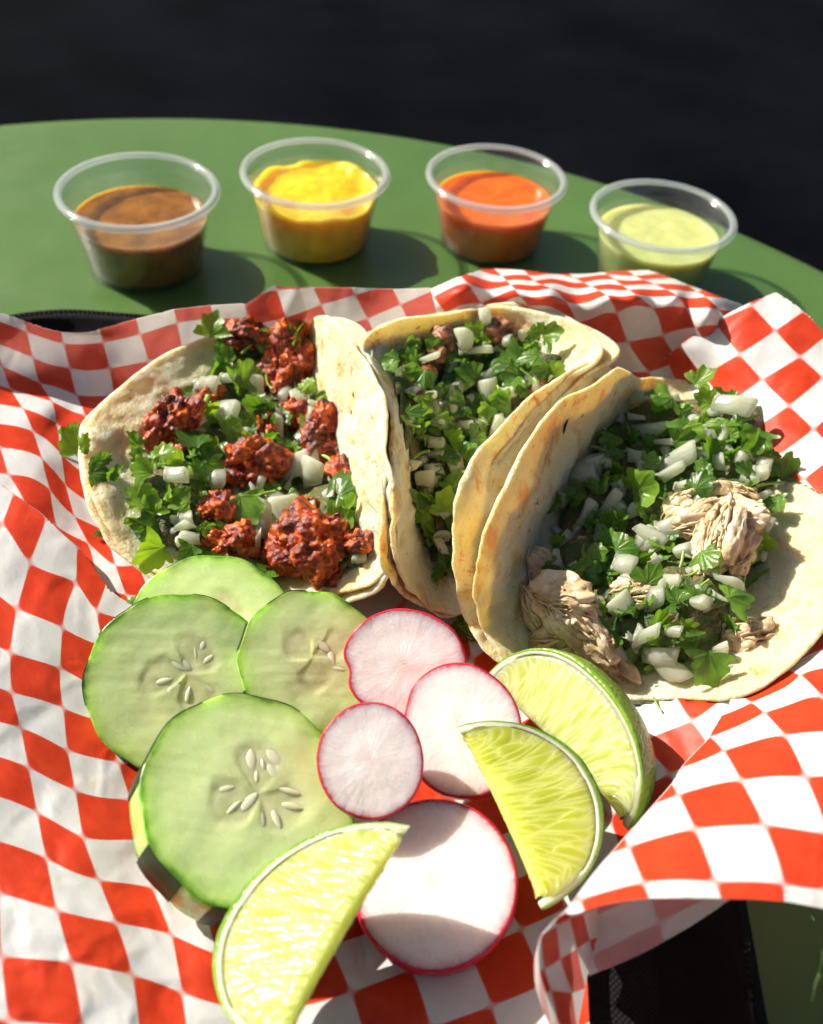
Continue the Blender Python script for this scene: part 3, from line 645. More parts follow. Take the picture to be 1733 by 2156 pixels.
# ================================================================== tacos
def tortilla(name, ctrl, parent, seed, th=.135, nr=66, na=220, edge=.016):
    """ctrl: (a, b, px, py, z) - where points of the round unit sheet lie after folding"""
    C_ = np.array(ctrl, float); W_ = at(C_[:, 2], C_[:, 3], C_[:, 4]); f = TPS(C_[:, :2], W_, 2e-3)
    q = np.linspace(0.004, 1, nr) ** .9; a = np.linspace(0, 2 * np.pi, na, endpoint=False)
    er = 1 + edge * fbm(np.c_[np.cos(a) * 2.5, np.sin(a) * 2.5, np.full(na, seed)], 4, seed)
    A_ = (q[:, None] * er * np.cos(a)).ravel(); B_ = (q[:, None] * er * np.sin(a)).ravel()
    T = f(np.c_[A_, B_]); Fq = gridfaces(nr, na, True); n_ = normals(T, Fq)
    if (n_ @ np.array([0, 0, 1])).sum() < 0: n_ = -n_
    P3 = np.c_[A_ * 5.5, B_ * 5.5, np.full(len(A_), seed * 3.3)]
    bub = .10 * fbm(P3 * .55, 3, seed) + .05 * fbm(P3 * 1.9, 3, seed + 5) + .12 * np.clip(vnoise(P3 * 1.2, seed + 9) - .3, 0, 1)
    T = T + n_ * bub[:, None]; Bt = T - n_ * (th * (.85 + .3 * vnoise(P3 * .9, seed + 3)))[:, None]
    nv = len(T); o_ = (nr - 1) * na; j = np.arange(na); j2 = (j + 1) % na
    mid = (T[o_:] + Bt[o_:]) / 2; out = T[o_:] - T[o_ - na:o_]; out /= np.linalg.norm(out, axis=1)[:, None]
    mid = mid + out * .06
    V = np.r_[T, Bt, mid]; m0 = 2 * nv
    Fa = np.r_[Fq[:, ::-1], Fq + nv, np.stack([o_ + j, o_ + j2, m0 + j2, m0 + j], 1), np.stack([m0 + j, m0 + j2, nv + o_ + j2, nv + o_ + j], 1)]
    if ((normals(V, Fa)[:nv] * n_).sum(1)).mean() < 0: Fa = Fa[:, ::-1]
    o = build(name, V, Fa, m_tort, parent); o['_o'] = parent['_o']
    return o, bvh(V, Fa)
def mound(name, trees, polyV, h, material, parent, seed, step=11):
    """low heap of chopped filling bedded on the tortilla"""
    A_ = np.array(polyV, float); xs = np.arange(A_[:, 0].min(), A_[:, 0].max(), step); ys = np.arange(A_[:, 1].min(), A_[:, 1].max(), step)
    X, Y = np.meshgrid(xs, ys, indexing='ij'); P = np.c_[X.ravel(), Y.ravel()]; ins = inside(P, polyV)
    Fq = gridfaces(len(xs), len(ys)); Fq = Fq[ins[Fq].all(1)]; us = np.unique(Fq); mp_ = np.full(len(P), -1); mp_[us] = np.arange(len(us)); Fq = mp_[Fq]; P = P[us]
    e = np.sqrt(((P - snap(P, polyV)) ** 2).sum(1)); V = []
    lump = fbm(np.c_[P / 38., np.full(len(P), seed)], 4, seed)
    for (x, y), d, l_ in zip(P, e, lump):
        hp = drop(trees, x, y); p = hp[0] if hp else Vector(at(x, y, 1.0))
        k_ = min(1, d / 70.); hh = h * (k_ * (2 - k_)) + .22 * l_ * k_ - .08
        V.append(p + Vector((0, 0, 1)) * hh * .55 - viewray(x, y) * hh * .45)
    V = np.array([v[:] for v in V]); n_ = normals(V, Fq)
    if (n_ @ np.array(-cf)).sum() < 0: Fq = Fq[:, ::-1]
    return build(name, V, Fq, material, parent), bvh(V, Fq)
def scatter(parent, trees, polyV, n_on, n_lf, n_st, seed, lift=(.0, .30), sz=1.0):
    r = np.random.default_rng(seed); A_ = np.array(polyV, float); lo, hi = A_.min(0), A_.max(0); k_ = 0; n = n_on + n_lf + n_st
    kinds = np.r_[np.zeros(n_on), np.ones(n_lf), np.full(n_st, 2)]; r.shuffle(kinds)
    while k_ < n:
        p = r.uniform(lo, hi)
        if not inside(p[None], polyV)[0]: continue
        kd = kinds[k_]; k_ += 1; sp = r.uniform(0, 360); lf = r.uniform(*lift)
        if kd == 0:
            w_ = r.uniform(24, 58) * sz; put('onion_piece', ONION[r.integers(14)], trees, *p, w_, w_ * r.uniform(.55, 1), sp, lf + .05, .4, .45, parent, thick=r.uniform(.8, 1.3))
        elif kd == 1:
            big = r.random() < .22; w_ = (r.uniform(55, 95) if big else r.uniform(34, 72)) * sz
            put('cilantro_leaf', (LEAF if big else CHOP)[r.integers(14)], trees, *p, w_, w_ * r.uniform(.6, 1), sp, lf + .08, .35, .5, parent)
        else:
            w_ = r.uniform(30, 62) * sz; put('cilantro_stem', STEM[r.integers(5)], trees, *p, w_, w_, sp, lf + .1, .4, .4, parent)
def spots(parent, trees, conv, onions, leaves, lift_o=.22, lift_l=.28):
    sx, ox, oy = conv
    for k_, s_ in enumerate(onions):
        x, y, w_, h_ = s_[:4]; sp = s_[4] if len(s_) > 4 else 0
        a_, b_ = (w_, h_) if w_ >= h_ else (h_, w_)
        if w_ < h_: sp += 90
        put('onion_piece', ONION[(k_ * 5 + 2) % 14], trees, ox + sx * x, oy + sx * y, a_ * sx * 1.05, b_ * sx * 1.25, sp, lift_o, .62, .14, parent, thick=1.15)
    for k_, s_ in enumerate(leaves):
        x, y, w_, h_ = s_[:4]; sp = s_[4] if len(s_) > 4 else 30 * (k_ % 12)
        d_ = max(w_, h_); nar = min(w_, h_) / d_ < .45
        if nar and w_ < h_ and len(s_) <= 4: sp = 90
        elif nar and len(s_) <= 4: sp = 0
        put('cilantro_leaf', (CHOP if nar else LEAF)[(k_ * 5 + 1) % 14], trees, ox + sx * x, oy + sx * y, d_ * sx * 1.3, (min(w_, h_) if nar else d_) * sx * (1.8 if nar else 1.25), sp, lift_l, .55, .25, parent)

G = 'street tacos in the tray'
# ---- left taco: red crumbled pork
T1 = thing('taco', at(560, 1000, .7), 'open taco of charred red crumbled pork, left of the three', 'taco', G)
c1 = [(-1, 0, 172, 940, 3.1), (-.72, .69, 285, 793, 3.1), (-.38, .925, 420, 716, 3.0), (-.9, .43, 208, 858, 3.1), (0, 1, 590, 677, 2.8), (.25, .968, 655, 674, 3.5), (.45, .89, 690, 668, 4.4), (.7, .71, 735, 732, 4.9), (.9, .43, 780, 812, 5.1),
      (1, 0, 800, 950, 5.0), (.95, -.31, 806, 1050, 4.4), (.75, -.66, 812, 1165, 3.1), (.5, -.866, 785, 1232, 2.0), (.2, -.98, 690, 1264, 1.3), (-.2, -.98, 560, 1262, 1.1), (-.5, -.866, 400, 1246, 1.3), (-.75, -.66, 280, 1172, 1.9), (-.93, -.37, 202, 1065, 2.6),
      (0, 0, 560, 980, 1.15), (-.5, 0, 350, 960, 1.9), (.4, 0, 690, 985, 1.35), (.65, 0, 745, 975, 2.9), (0, .5, 590, 820, 1.6), (0, -.5, 560, 1120, 1.0), (.6, .4, 712, 840, 3.0), (.6, -.4, 740, 1100, 1.9)]
_, t1a = tortilla('tortilla', [(a, b_, x - 2 * (a < 0) + (42 if a > .3 and b_ > .6 else 0), y + 5 - 4 * b_ + (12 if a > .3 and b_ > .6 else 0), z - .2 - (.25 if a > .3 and b_ > .6 else 0)) for a, b_, x, y, z in c1], T1, 3, edge=.02)
o1b, t1b = tortilla('tortilla', [(a, b_, x + (12 if a > .6 else 0), y - (6 if b_ < -.3 else 0), z + (.02 if a > .6 else .0)) for a, b_, x, y, z in c1], T1, 5)
p1 = [(455, 700), (520, 690), (610, 690), (655, 720), (668, 800), (700, 880), (725, 960), (738, 1040), (750, 1090), (790, 1140), (770, 1195), (700, 1225), (610, 1205), (520, 1195), (430, 1180), (320, 1150), (300, 1090), (270, 1040), (290, 1000), (330, 900), (370, 830), (430, 800), (450, 760)]
m_bed, nt, b = mat('chopped_filling'); c = coords(nt)
L(nt, ramp(nt, noise(nt, c, 2.4, 5, .7), [(.3, (.03, .055, .012)), (.45, (.06, .12, .025)), (.58, (.16, .09, .035)), (.7, (.45, .45, .33))]), b.inputs['Base Color'])
bump(nt, b, noise(nt, c, 4, 5), 1.0, .3); b.inputs['Roughness'].default_value = .5
_, b1 = mound('chopped_filling', [t1b], p1, .8, m_bed, T1, 1)
tr1 = [b1, t1b]
for k_, (x, y, w_, h_, sp, lf) in enumerate([(362, 908, 178, 108, 68, .5), (508, 716, 96, 70, 10, .5), (612, 775, 190, 104, 82, .55), (684, 925, 150, 100, 80, .3), (525, 990, 150, 120, 20, .4), (462, 1085, 84, 80, 30, .3), (492, 1150, 128, 84, -5, .35), (672, 1148, 190, 150, 20, .55), (640, 1075, 64, 50, 0, .3),
                                           (440, 838, 44, 40, 0, .3), (690, 1215, 56, 46, 0, .2), (770, 1142, 60, 44, 10, .5), (560, 905, 60, 60, 0, .2), (585, 1160, 70, 60, 0, .1), (620, 880, 80, 70, 0, .2), (725, 1010, 60, 80, 0, .2)]):
    d_ = 30.0 - (y - 950) * .012; ww = w_ * d_ / F / 2; hh = h_ * d_ / F / 2
    me = chunk_mesh(40 + k_, m_chor, (ww * 1.0, hh * 1.0, min(ww, hh) * .9), 6 if w_ > 100 else 5, .18, .13, .5)
    hp = drop(tr1, x, y); p = hp[0] + hp[1] * lf * .45
    if hp[1].dot(viewray(x, y)) > 0: p = hp[0] - hp[1] * lf * .45
    place('meat_chunk', me, orient(p, (hp[1] * .4 - viewray(x, y) * .8), sp, 1, 1, 1), T1)
cv1 = (.44, 104, 624)
spots(T1, tr1, cv1,
 [(1170, 840, 200, 150, 20), (1290, 880, 120, 140), (960, 940, 80, 90), (990, 1100, 110, 180), (1140, 1080, 190, 200, 30), (1030, 1220, 70, 170), (850, 610, 160, 110, -10), (980, 470, 90, 130), (1035, 355, 45, 60), (740, 480, 110, 110), (600, 920, 120, 90), (620, 1090, 100, 60), (770, 890, 100, 100), (1090, 680, 70, 110), (1265, 675, 50, 40), (470, 880, 110, 60), (690, 430, 90, 80), (830, 420, 80, 60)],
 [(1180, 310, 70, 220, 80), (815, 220, 70, 150, 85), (870, 470, 150, 170), (860, 345, 90, 100), (390, 760, 90, 110), (500, 890, 110, 130), (640, 1010, 130, 100), (550, 1180, 190, 150), (690, 1180, 90, 110), (880, 1310, 300, 90, -12), (890, 1030, 100, 190, -60), (1390, 940, 160, 210), (1430, 1020, 80, 150), (850, 690, 120, 120), (430, 980, 150, 130), (470, 1080, 110, 120), (720, 780, 180, 120), (500, 1040, 90, 100), (660, 720, 120, 60), (620, 850, 120, 110), (1000, 245, 110, 80, 25), (1010, 560, 110, 60), (740, 860, 150, 120), (1110, 980, 70, 50), (1250, 640, 70, 60)], .42, .46)
scatter(T1, tr1, p1, 60, 110, 26, 21)
# chopped leaves hanging over the left edge
for k_, (x, y, w_, h_, sp) in enumerate([(130, 770, 150, 210, 100), (100, 680, 90, 100, 60), (190, 850, 130, 110, 10), (290, 860, 130, 70, 0), (165, 730, 60, 110, 90), (240, 800, 90, 70, 30), (300, 890, 60, 90, 80), (350, 1100, 130, 40, 20)]):
    put('cilantro_leaf', (LEAF + CHOP)[(k_ * 5) % 28], [t1b, t1a, paper_tree], 104 + .44 * x, 624 + .44 * y, max(w_, h_) * .5, min(w_, h_) * .6, sp, .12, .4, .3, T1)

# ---- middle taco: brown chopped beef
T2 = thing('taco', at(930, 1020, .7), 'tightly folded taco of brown beef under onion and cilantro, middle of the three', 'taco', G)
c2 = [(-1, 0, 812, 985, 4.75), (-.9, .43, 809, 860, 4.9), (-.75, .66, 785, 760, 4.9), (-.55, .83, 765, 716, 4.7), (-.3, .95, 845, 675, 4.8), (-.1, .995, 930, 660, 4.7), (.1, .995, 1020, 645, 4.6), (.35, .937, 1110, 646, 4.7), (.6, .8, 1215, 682, 4.9), (.75, .66, 1300, 728, 5.0),
      (.85, .5, 1235, 775, 5.0), (1, 0, 1020, 1000, 4.4), (.9, -.43, 975, 1150, 3.4), (.6, -.8, 985, 1255, 2.0), (.2, -.98, 960, 1288, 1.3), (-.15, -.99, 900, 1272, 1.3), (-.5, -.866, 850, 1238, 2.0), (-.8, -.6, 816, 1175, 3.3), (-.95, -.31, 810, 1085, 4.2),
      (0, 0, 925, 1010, 1.5), (-.4, 0, 868, 1005, 2.2), (.45, 0, 1000, 1040, 2.3), (0, .5, 1000, 830, 2.2), (0, -.5, 920, 1150, 1.3), (-.5, .5, 850, 820, 3.0), (.5, .5, 1130, 830, 3.2), (0, .8, 1020, 720, 3.4), (-.5, -.5, 862, 1130, 2.2)]
_, t2a = tortilla('tortilla', [(a, b_, x - (4 if a < -.4 else 0), y + 3 + (8 if b_ < -.5 else 0), z - .2) for a, b_, x, y, z in c2], T2, 7)
o2b, t2b = tortilla('tortilla', [(a, b_, x + (16 if a < -.4 and b_ < .6 else 0) - (38 if a > .7 and b_ > .4 else 0), y + (4 if b_ > .6 else 0) + (14 if a > .7 and b_ > .4 else 0), z + .0) for a, b_, x, y, z in c2], T2, 8)
p2 = [(940, 690), (1010, 685), (1075, 695), (1130, 740), (1185, 745), (1180, 790), (1110, 850), (1050, 900), (1000, 970), (965, 1050), (958, 1130), (965, 1200), (920, 1225), (900, 1160), (880, 1120), (868, 1050), (855, 960), (835, 870), (820, 780), (860, 745), (910, 720)]
_, b2 = mound('chopped_filling', [t2b], p2, 1.3, m_bed, T2, 2)
tr2 = [b2, t2b]; cv2 = (.3698, 728, 589)
for k_, (x, y, w_, h_, sp) in enumerate([(880, 290, 150, 120, 0), (560, 340, 110, 130, 60), (700, 570, 90, 80, 0), (450, 540, 110, 80, 20), (400, 690, 90, 110, 80), (540, 300, 90, 60, 20), (940, 350, 90, 90, 0), (520, 420, 100, 80, 0), (1080, 600, 100, 70, 40), (430, 1330, 90, 130, 80), (600, 660, 80, 60, 0)]):
    d_ = 31.0; X_, Y_ = 728 + .3698 * x, 589 + .3698 * y; ww = w_ * .3698 * d_ / F * .62; hh = h_ * .3698 * d_ / F * .62
    me = chunk_mesh(70 + k_, m_asada, (ww, hh, min(ww, hh) * .8), 4, .3, .08, .3); hp = drop(tr2, X_, Y_); p = hp[0] - viewray(X_, Y_) * .2
    place('meat_chunk', me, orient(p, -viewray(X_, Y_), sp, 1, 1, 1), T2)
spots(T2, tr2, cv2,
 [(770, 290, 90, 110), (640, 345, 100, 130, 15), (760, 400, 230, 80, 8), (550, 590, 130, 200, -20), (420, 475, 120, 50, 20), (860, 550, 180, 110, 30), (830, 660, 100, 170), (440, 725, 110, 70), (560, 690, 100, 110), (800, 860, 120, 200, -20), (420, 930, 100, 80), (370, 1160, 90, 120), (450, 1180, 90, 130), (560, 1120, 80, 60), (700, 1020, 50, 60), (930, 380, 80, 70), (480, 840, 110, 70), (640, 880, 80, 60), (430, 1010, 90, 60)],
 [(1050, 490, 230, 230, 200), (1180, 325, 160, 110, 20), (640, 270, 95, 75), (320, 450, 150, 130), (640, 570, 90, 180), (720, 620, 160, 90), (920, 680, 150, 150), (640, 770, 130, 160), (550, 830, 130, 110), (390, 560, 110, 130), (460, 655, 90, 90), (620, 1030, 130, 130), (650, 945, 130, 100), (540, 965, 110, 90), (540, 1250, 140, 160), (540, 1350, 120, 180), (490, 1690, 190, 120, 40), (430, 1450, 110, 170), (310, 560, 90, 160), (990, 560, 140, 120), (760, 740, 110, 100), (480, 1290, 110, 150), (330, 700, 80, 130), (1010, 380, 100, 100), (440, 800, 110, 70)], .45, .5)
scatter(T2, tr2, p2, 60, 115, 26, 22, sz=.85)

# ---- right taco: pale shredded pork
T3 = thing('taco', at(1350, 1180, .7), 'wide open taco of pale shredded pork with onion and cilantro, right of the three', 'taco', G)
flat = [(.2, .98, 1400, 802, 2.9), (.45, .89, 1530, 812, 3.0), (.7, .714, 1650, 862, 3.2), (.9, .43, 1745, 960, 3.5), (1, 0, 1775, 1120, 3.6), (.9, -.43, 1740, 1290, 3.3), (.7, -.714, 1655, 1400, 2.7), (.45, -.89, 1535, 1460, 2.0), (.2, -.98, 1410, 1468, 1.3),
        (0, 0, 1260, 1130, 1.35), (.5, 0, 1510, 1130, 2.3), (.25, .5, 1420, 960, 2.1), (.25, -.5, 1390, 1300, 1.5), (.6, .4, 1580, 990, 2.7), (.6, -.4, 1590, 1270, 2.4), (0, .6, 1310, 920, 2.1), (0, -.6, 1240, 1320, 1.1)]
w_in = [(-1, 0, 1036, 1105, 4.7), (-.93, .36, 1100, 957, 4.95), (-.75, .66, 1185, 852, 5.2), (-.5, .866, 1262, 812, 5.2), (-.3, .954, 1308, 783, 5.0), (-.97, -.25, 1015, 1175, 4.1), (-.83, -.55, 1008, 1255, 3.0), (-.6, -.8, 1032, 1330, 2.0), (-.35, -.937, 1080, 1395, 1.6), (-.1, -.995, 1210, 1450, 1.2), (-.05, .999, 1345, 805, 3.6), (-.55, 0, 1120, 1115, 2.7), (-.3, 0, 1175, 1120, 1.8), (-.5, .5, 1210, 960, 3.3), (-.5, -.5, 1080, 1260, 2.2)]
w_out = [(-1, 0, 962, 1060, 4.8), (-.93, .36, 1010, 950, 5.0), (-.75, .66, 1110, 850, 5.2), (-.5, .866, 1190, 792, 5.2), (-.3, .954, 1262, 760, 5.0), (-.97, -.25, 958, 1130, 4.0), (-.83, -.55, 964, 1225, 2.9), (-.6, -.8, 985, 1310, 1.9), (-.35, -.937, 1035, 1385, 1.5), (-.1, -.995, 1180, 1462, 1.0), (-.05, .999, 1335, 810, 3.3), (-.55, 0, 1075, 1110, 2.8), (-.3, 0, 1150, 1120, 1.6), (-.5, .5, 1165, 950, 3.5), (-.5, -.5, 1050, 1260, 2.0)]
_, t3a = tortilla('tortilla', [(a, b_, x, y + (14 if b_ < -.3 else 0), z - .22) for a, b_, x, y, z in flat] + w_out, T3, 12)
o3b, t3b = tortilla('tortilla', flat + w_in, T3, 13)
p3 = [(1275, 900), (1320, 862), (1366, 838), (1440, 840), (1505, 832), (1580, 850), (1628, 850), (1625, 920), (1630, 1000), (1600, 1060), (1615, 1120), (1580, 1200), (1540, 1240), (1540, 1310), (1510, 1380), (1450, 1405), (1380, 1395), (1320, 1410), (1240, 1390), (1150, 1350), (1125, 1270), (1150, 1190), (1170, 1110), (1190, 1040), (1220, 990)]
_, b3 = mound('chopped_filling', [t3b], p3, 1.35, m_bed, T3, 3)
tr3 = [b3, t3b]; cv3 = (.42, 1005, 728)
for k_, (x, y, l_, w_, sp, lf) in enumerate([(1145, 1215, 95, 60, -70, .45), (1185, 1255, 100, 62, -20, .5), (1150, 1290, 100, 60, -50, .4), (1205, 1305, 110, 66, -35, .5), (1170, 1340, 90, 56, 15, .3), (1245, 1345, 100, 60, -55, .4), (1285, 1390, 90, 50, -50, .3), (1225, 1385, 80, 44, -20, .2),
                                            (1480, 1090, 90, 60, 20, .5), (1525, 1125, 110, 66, 70, .55), (1490, 1150, 95, 52, 80, .4), (1560, 1090, 90, 60, -30, .4), (1555, 1160, 80, 50, 60, .35), (1530, 1045, 100, 50, -15, .3), (1565, 1335, 76, 60, -5, .12), (1590, 1325, 50, 30, 5, .12), (1440, 1070, 80, 50, 30, .25), (1350, 1250, 90, 50, 0, .15), (1530, 1240, 70, 40, 10, .05)]):
    d_ = 29.0; me = shred_mesh(500 + k_, m_pork, l_ * d_ / F * 1.2, w_ * d_ / F * 1.15, 26 if l_ > 85 else 16)
    hp = drop(tr3, x, y); p = hp[0] - viewray(x, y) * lf
    place('shredded_meat', me, orient(p, hp[1] * .5 - viewray(x, y) * .5, sp, 1, 1, 1), T3)
spots(T3, tr3, cv3,
 [(1280, 350, 210, 130, -15), (870, 450, 170, 75), (960, 515, 170, 65), (1000, 620, 200, 130, 25), (980, 695, 150, 80, 30), (560, 560, 100, 120), (540, 680, 160, 120), (650, 790, 80, 180, -25), (920, 960, 150, 95), (850, 1010, 170, 90, -35), (700, 1000, 85, 80), (710, 1300, 110, 130, 30), (900, 1300, 125, 120), (850, 1420, 170, 110, 25), (900, 1500, 180, 130), (980, 1560, 230, 110, -35), (1190, 1215, 200, 90, -15), (1010, 1400, 85, 75), (800, 320, 110, 80), (810, 385, 85, 65), (760, 1150, 130, 110, -30), (980, 1190, 110, 90), (560, 900, 50, 140, -30), (640, 620, 130, 50, -30), (780, 560, 90, 80), (1190, 650, 80, 70), (1370, 650, 100, 80), (1050, 740, 80, 60)],
 [(930, 310, 190, 160, 200), (1110, 275, 150, 130, 30), (1390, 490, 150, 180, 250), (1455, 660, 110, 160, 70), (1420, 990, 200, 200, 240), (1105, 630, 110, 180, 80), (830, 790, 210, 100, 10), (450, 830, 200, 190, 200), (1140, 1490, 190, 210, 260), (1190, 1270, 190, 160, 20), (1150, 1110, 150, 120), (530, 1080, 120, 90), (650, 1080, 140, 130), (660, 950, 100, 100), (530, 1200, 100, 95), (1000, 545, 150, 70, 20), (1440, 270, 110, 120), (1210, 330, 120, 100), (760, 930, 120, 110), (640, 400, 120, 110), (690, 500, 110, 110), (1520, 820, 120, 130), (1060, 480, 130, 70), (1250, 450, 140, 60), (840, 660, 120, 90), (1090, 790, 150, 100), (790, 1210, 150, 70), (1010, 1460, 90, 70), (1060, 1330, 110, 90), (700, 1430, 120, 80), (1300, 690, 120, 60), (560, 760, 120, 90)], .42, .46)
scatter(T3, tr3, p3, 85, 140, 40, 23)

# ================================================================== cucumber slices
m_cf, nt, b = mat('cucumber_flesh'); rad = attr(nt, 'rad'); gel = attr(nt, 'gel'); c = coords(nt, rnd=True)
col = ramp(nt, math_(nt, 'ADD', rad, math_(nt, 'MULTIPLY', math_(nt, 'SUBTRACT', noise(nt, c, 1.6, 5), .5), .16)), [(.16, (.58, .66, .30)), (.42, (.65, .75, .37)), (.80, (.60, .74, .32)), (.94, (.47, .65, .19)), (.975, (.30, .50, .08)), (1.0, (.10, .24, .02))])
col = mix(nt, math_(nt, 'MULTIPLY', gel, .7), col, ramp(nt, noise(nt, c, 3, 4), [(.3, (.54, .58, .25)), (.7, (.72, .75, .44))]))
L(nt, col, b.inputs['Base Color']); L(nt, ramp(nt, noise(nt, c, 3, 4), [(.3, (.14, .14, .14)), (.7, (.34, .34, .34))]), b.inputs['Roughness'])
sss(b, .7, (.55, .65, .30), .008); b.inputs['Specular IOR Level'].default_value = .6
bump(nt, b, math_(nt, 'ADD', noise(nt, c, 2.2, 5, .6), math_(nt, 'MULTIPLY', noise(nt, c, 14, 3), .25)), .35, .05)
m_peel, nt, b = mat('cucumber_peel'); c = coords(nt, rnd=True)
L(nt, ramp(nt, noise(nt, c, 2, 4), [(.3, (.010, .022, .008)), (.7, (.022, .055, .012))]), b.inputs['Base Color']); b.inputs['Roughness'].default_value = .5; b.inputs['Specular IOR Level'].default_value = .25
m_seed, nt, b = mat('cucumber_seed'); b.inputs['Base Color'].default_value = (.70, .73, .46, 1); b.inputs['Roughness'].default_value = .25; sss(b, .3, (.5, .5, .3), .006)
def cam_normal(px, py, a, b_): return (-viewray(px, py) + cr * a + cu * b_).normalized()
def frame(px, py, z, nrm, spin): return orient(atV(px, py, z), nrm, spin, 1, 1, 1)
def lobe_mask(x, y, ang0):
    """three seed chambers round the middle, soft edged"""
    x = x - .06 + .035 * np.sin(9 * y + 3 * ang0) + .02 * np.sin(17 * x + 5 * y); y = y - .08 + .035 * np.sin(8 * x + ang0 * 5); r_ = np.hypot(x, y); th = np.arctan2(y, x); k_ = np.zeros_like(r_)
    for i in range(3):
        d = (th - ang0 - i * 2.094 + np.pi) % (2 * np.pi) - np.pi
        u_ = r_ * np.cos(d); v_ = r_ * np.sin(d)
        e = np.sqrt(((u_ - .25) / .24) ** 2 + (v_ / (.05 + .62 * np.clip(u_, 0, 1) * np.clip(1.35 - 1.8 * u_, 0.05, 1))) ** 2)
        k_ = np.maximum(k_, np.clip((1.32 - e) / .55, 0, 1))
    return k_ * k_ * (3 - 2 * k_)
def cucumber(label, px, py, z, R, th, a, b_, spin, peels, seed, lob=1.2, sq=1.0):
    nrm = cam_normal(px, py, a, b_); Mw = frame(px, py, z, nrm, spin); T_ = thing('cucumber_slice', Mw.translation, label, 'cucumber slice', 'cucumber slices in front of the tacos')
    M3 = np.array(Mw.to_3x3()); w = lambda P: P @ M3.T + np.array(Mw.translation)
    na = 200; an = np.linspace(0, 2 * np.pi, na, endpoint=False); ns = 10
    sec = (an / (2 * np.pi) * ns) % 1
    ro = R * (1 + .012 * np.cos((sec - .5) * 2 * np.pi) * -1) * (1 - .010 * np.abs(np.sin(an * 5 + seed))) * (1 + .015 * np.sin(an * 2 + seed))
    q = np.r_[np.linspace(.01, .55, 34), np.linspace(.57, .985, 18), 1.0]
    P = np.stack([q[:, None] * ro * np.cos(an), q[:, None] * ro * np.sin(an) * sq, np.zeros((len(q), na))], -1).reshape(-1, 3)
    k_ = lobe_mask(P[:, 0] / R, P[:, 1] / R, lob); P[:, 2] -= (.03 + .012 * fbm(P * 2.0, 2, seed + 8)) * k_ + .03 * np.clip(np.hypot(P[:, 0], P[:, 1]) / R - .97, 0, 1) * 20 * .05
    P[:, 2] += .022 * fbm(P * 1.3 + seed, 3, seed) + .005 * fbm(np.c_[P[:, 0] * 1.0, P[:, 1] * 7, P[:, 2]], 2, seed + 1)
    radv = np.repeat(q, na)
    rows = [P]; rv = [radv]
    for t_ in (.03, .3, .7, .97, 1.0):
        k2 = 1.0 + (.006 if 0 < t_ < 1 else 0)
        rows.append(np.c_[ro * np.cos(an) * k2, ro * np.sin(an) * k2 * sq, np.full(na, -th * t_)]); rv.append(np.full(na, .93 if .1 < t_ < .9 else .98))
    rows.append(np.tile([[0, 0, -th]], (na, 1)) + .01 * rows[-1] * [1, 1, 0]); rv.append(np.zeros(na))
    V = np.concatenate(rows); Fq = gridfaces(len(V) // na, na, True)
    fo = build('flesh', w(V), Fq, m_cf, T_, attrs={'rad': np.concatenate(rv), 'gel': np.r_[k_, np.zeros(len(V) - len(k_))]})
    for (d0, d1) in peels:              # strips of dark peel left on
        aa = np.radians(np.linspace(d0, d1, 14)); rr = np.interp(aa % (2 * np.pi), np.r_[an, 2 * np.pi], np.r_[ro, ro[0]]) + .012
        prof_ = [(-.01, -.02), (.012, -.008), (.02, -.04), (.04, -th * .5), (.035, -th + .02), (.0, -th - .005)]
        PP = np.concatenate([np.c_[(rr + dr) * np.cos(aa), (rr + dr) * np.sin(aa) * sq, np.full(14, zz)] for dr, zz in prof_])
        build('peel_strip', w(PP), gridfaces(len(prof_), 14), m_peel, T_)
    fo['_o'] = T_['_o']; return fo, Mw, w
sd_V, sd_F = ico(3)
def seeds(T_, w, R, items):
    for (x, y, l_, wd, ang) in items:
        P = sd_V.copy(); P[:, 1] *= (1 - .35 * np.clip(P[:, 0], 0, 1) ** 1.5); P = P * np.array([l_, wd, .075]) / np.array([1, 1, 1])
        c_, s_ = math.cos(math.radians(ang)), math.sin(math.radians(ang)); P = np.c_[P[:, 0] * c_ - P[:, 1] * s_ + x * R, P[:, 0] * s_ + P[:, 1] * c_ + y * R, P[:, 2] * .5 - .040]
        build('seed', w(P), sd_F, m_seed, T_)
# (the peel angles are counted anticlockwise from picture right)
ck = [('thin cucumber slice tucked behind, against the left taco', 440, 1335, 1.3, 2.1, .7, -.1, .2, 0, [(50, 70), (105, 125), (150, 172)], 1, 1.0),
      ('cucumber slice farthest left, lying on the slice behind it', 378, 1438, 1.85, 2.15, .8, .0, .05, 0, [(58, 84), (112, 150), (166, 194), (234, 262)], 2, 1.1),
      ('cucumber slice touching the top radish slice', 655, 1392, 2.1, 1.72, .6, .12, .12, 0, [(95, 128), (150, 172), (205, 235), (40, 62)], 3, .5),
      ('large thick cucumber slice in front with a dark striped peel edge', 528, 1680, 2.75, 2.30, 1.15, .34, .44, 0, [(66, 110), (122, 180), (212, 238), (256, 286)], 4, 1.6)]
cks = [cucumber(l_, *r_) for l_, *r_ in [(q[0],) + tuple(q[1:]) for q in ck]]
seeds(cks[1][0], cks[1][2], 2.15, [(.30, .26, .2, .08, 40), (-.16, .02, .2, .08, 15), (.10, -.12, .2, .07, 80), (.34, -.06, .22, .07, -40), (.02, .20, .30, .14, -28), (.24, .42, .17, .09, 75), (-.10, -.10, .20, .10, 60), (.44, .12, .27, .08, -20), (.16, .34, .22, .05, 100)])
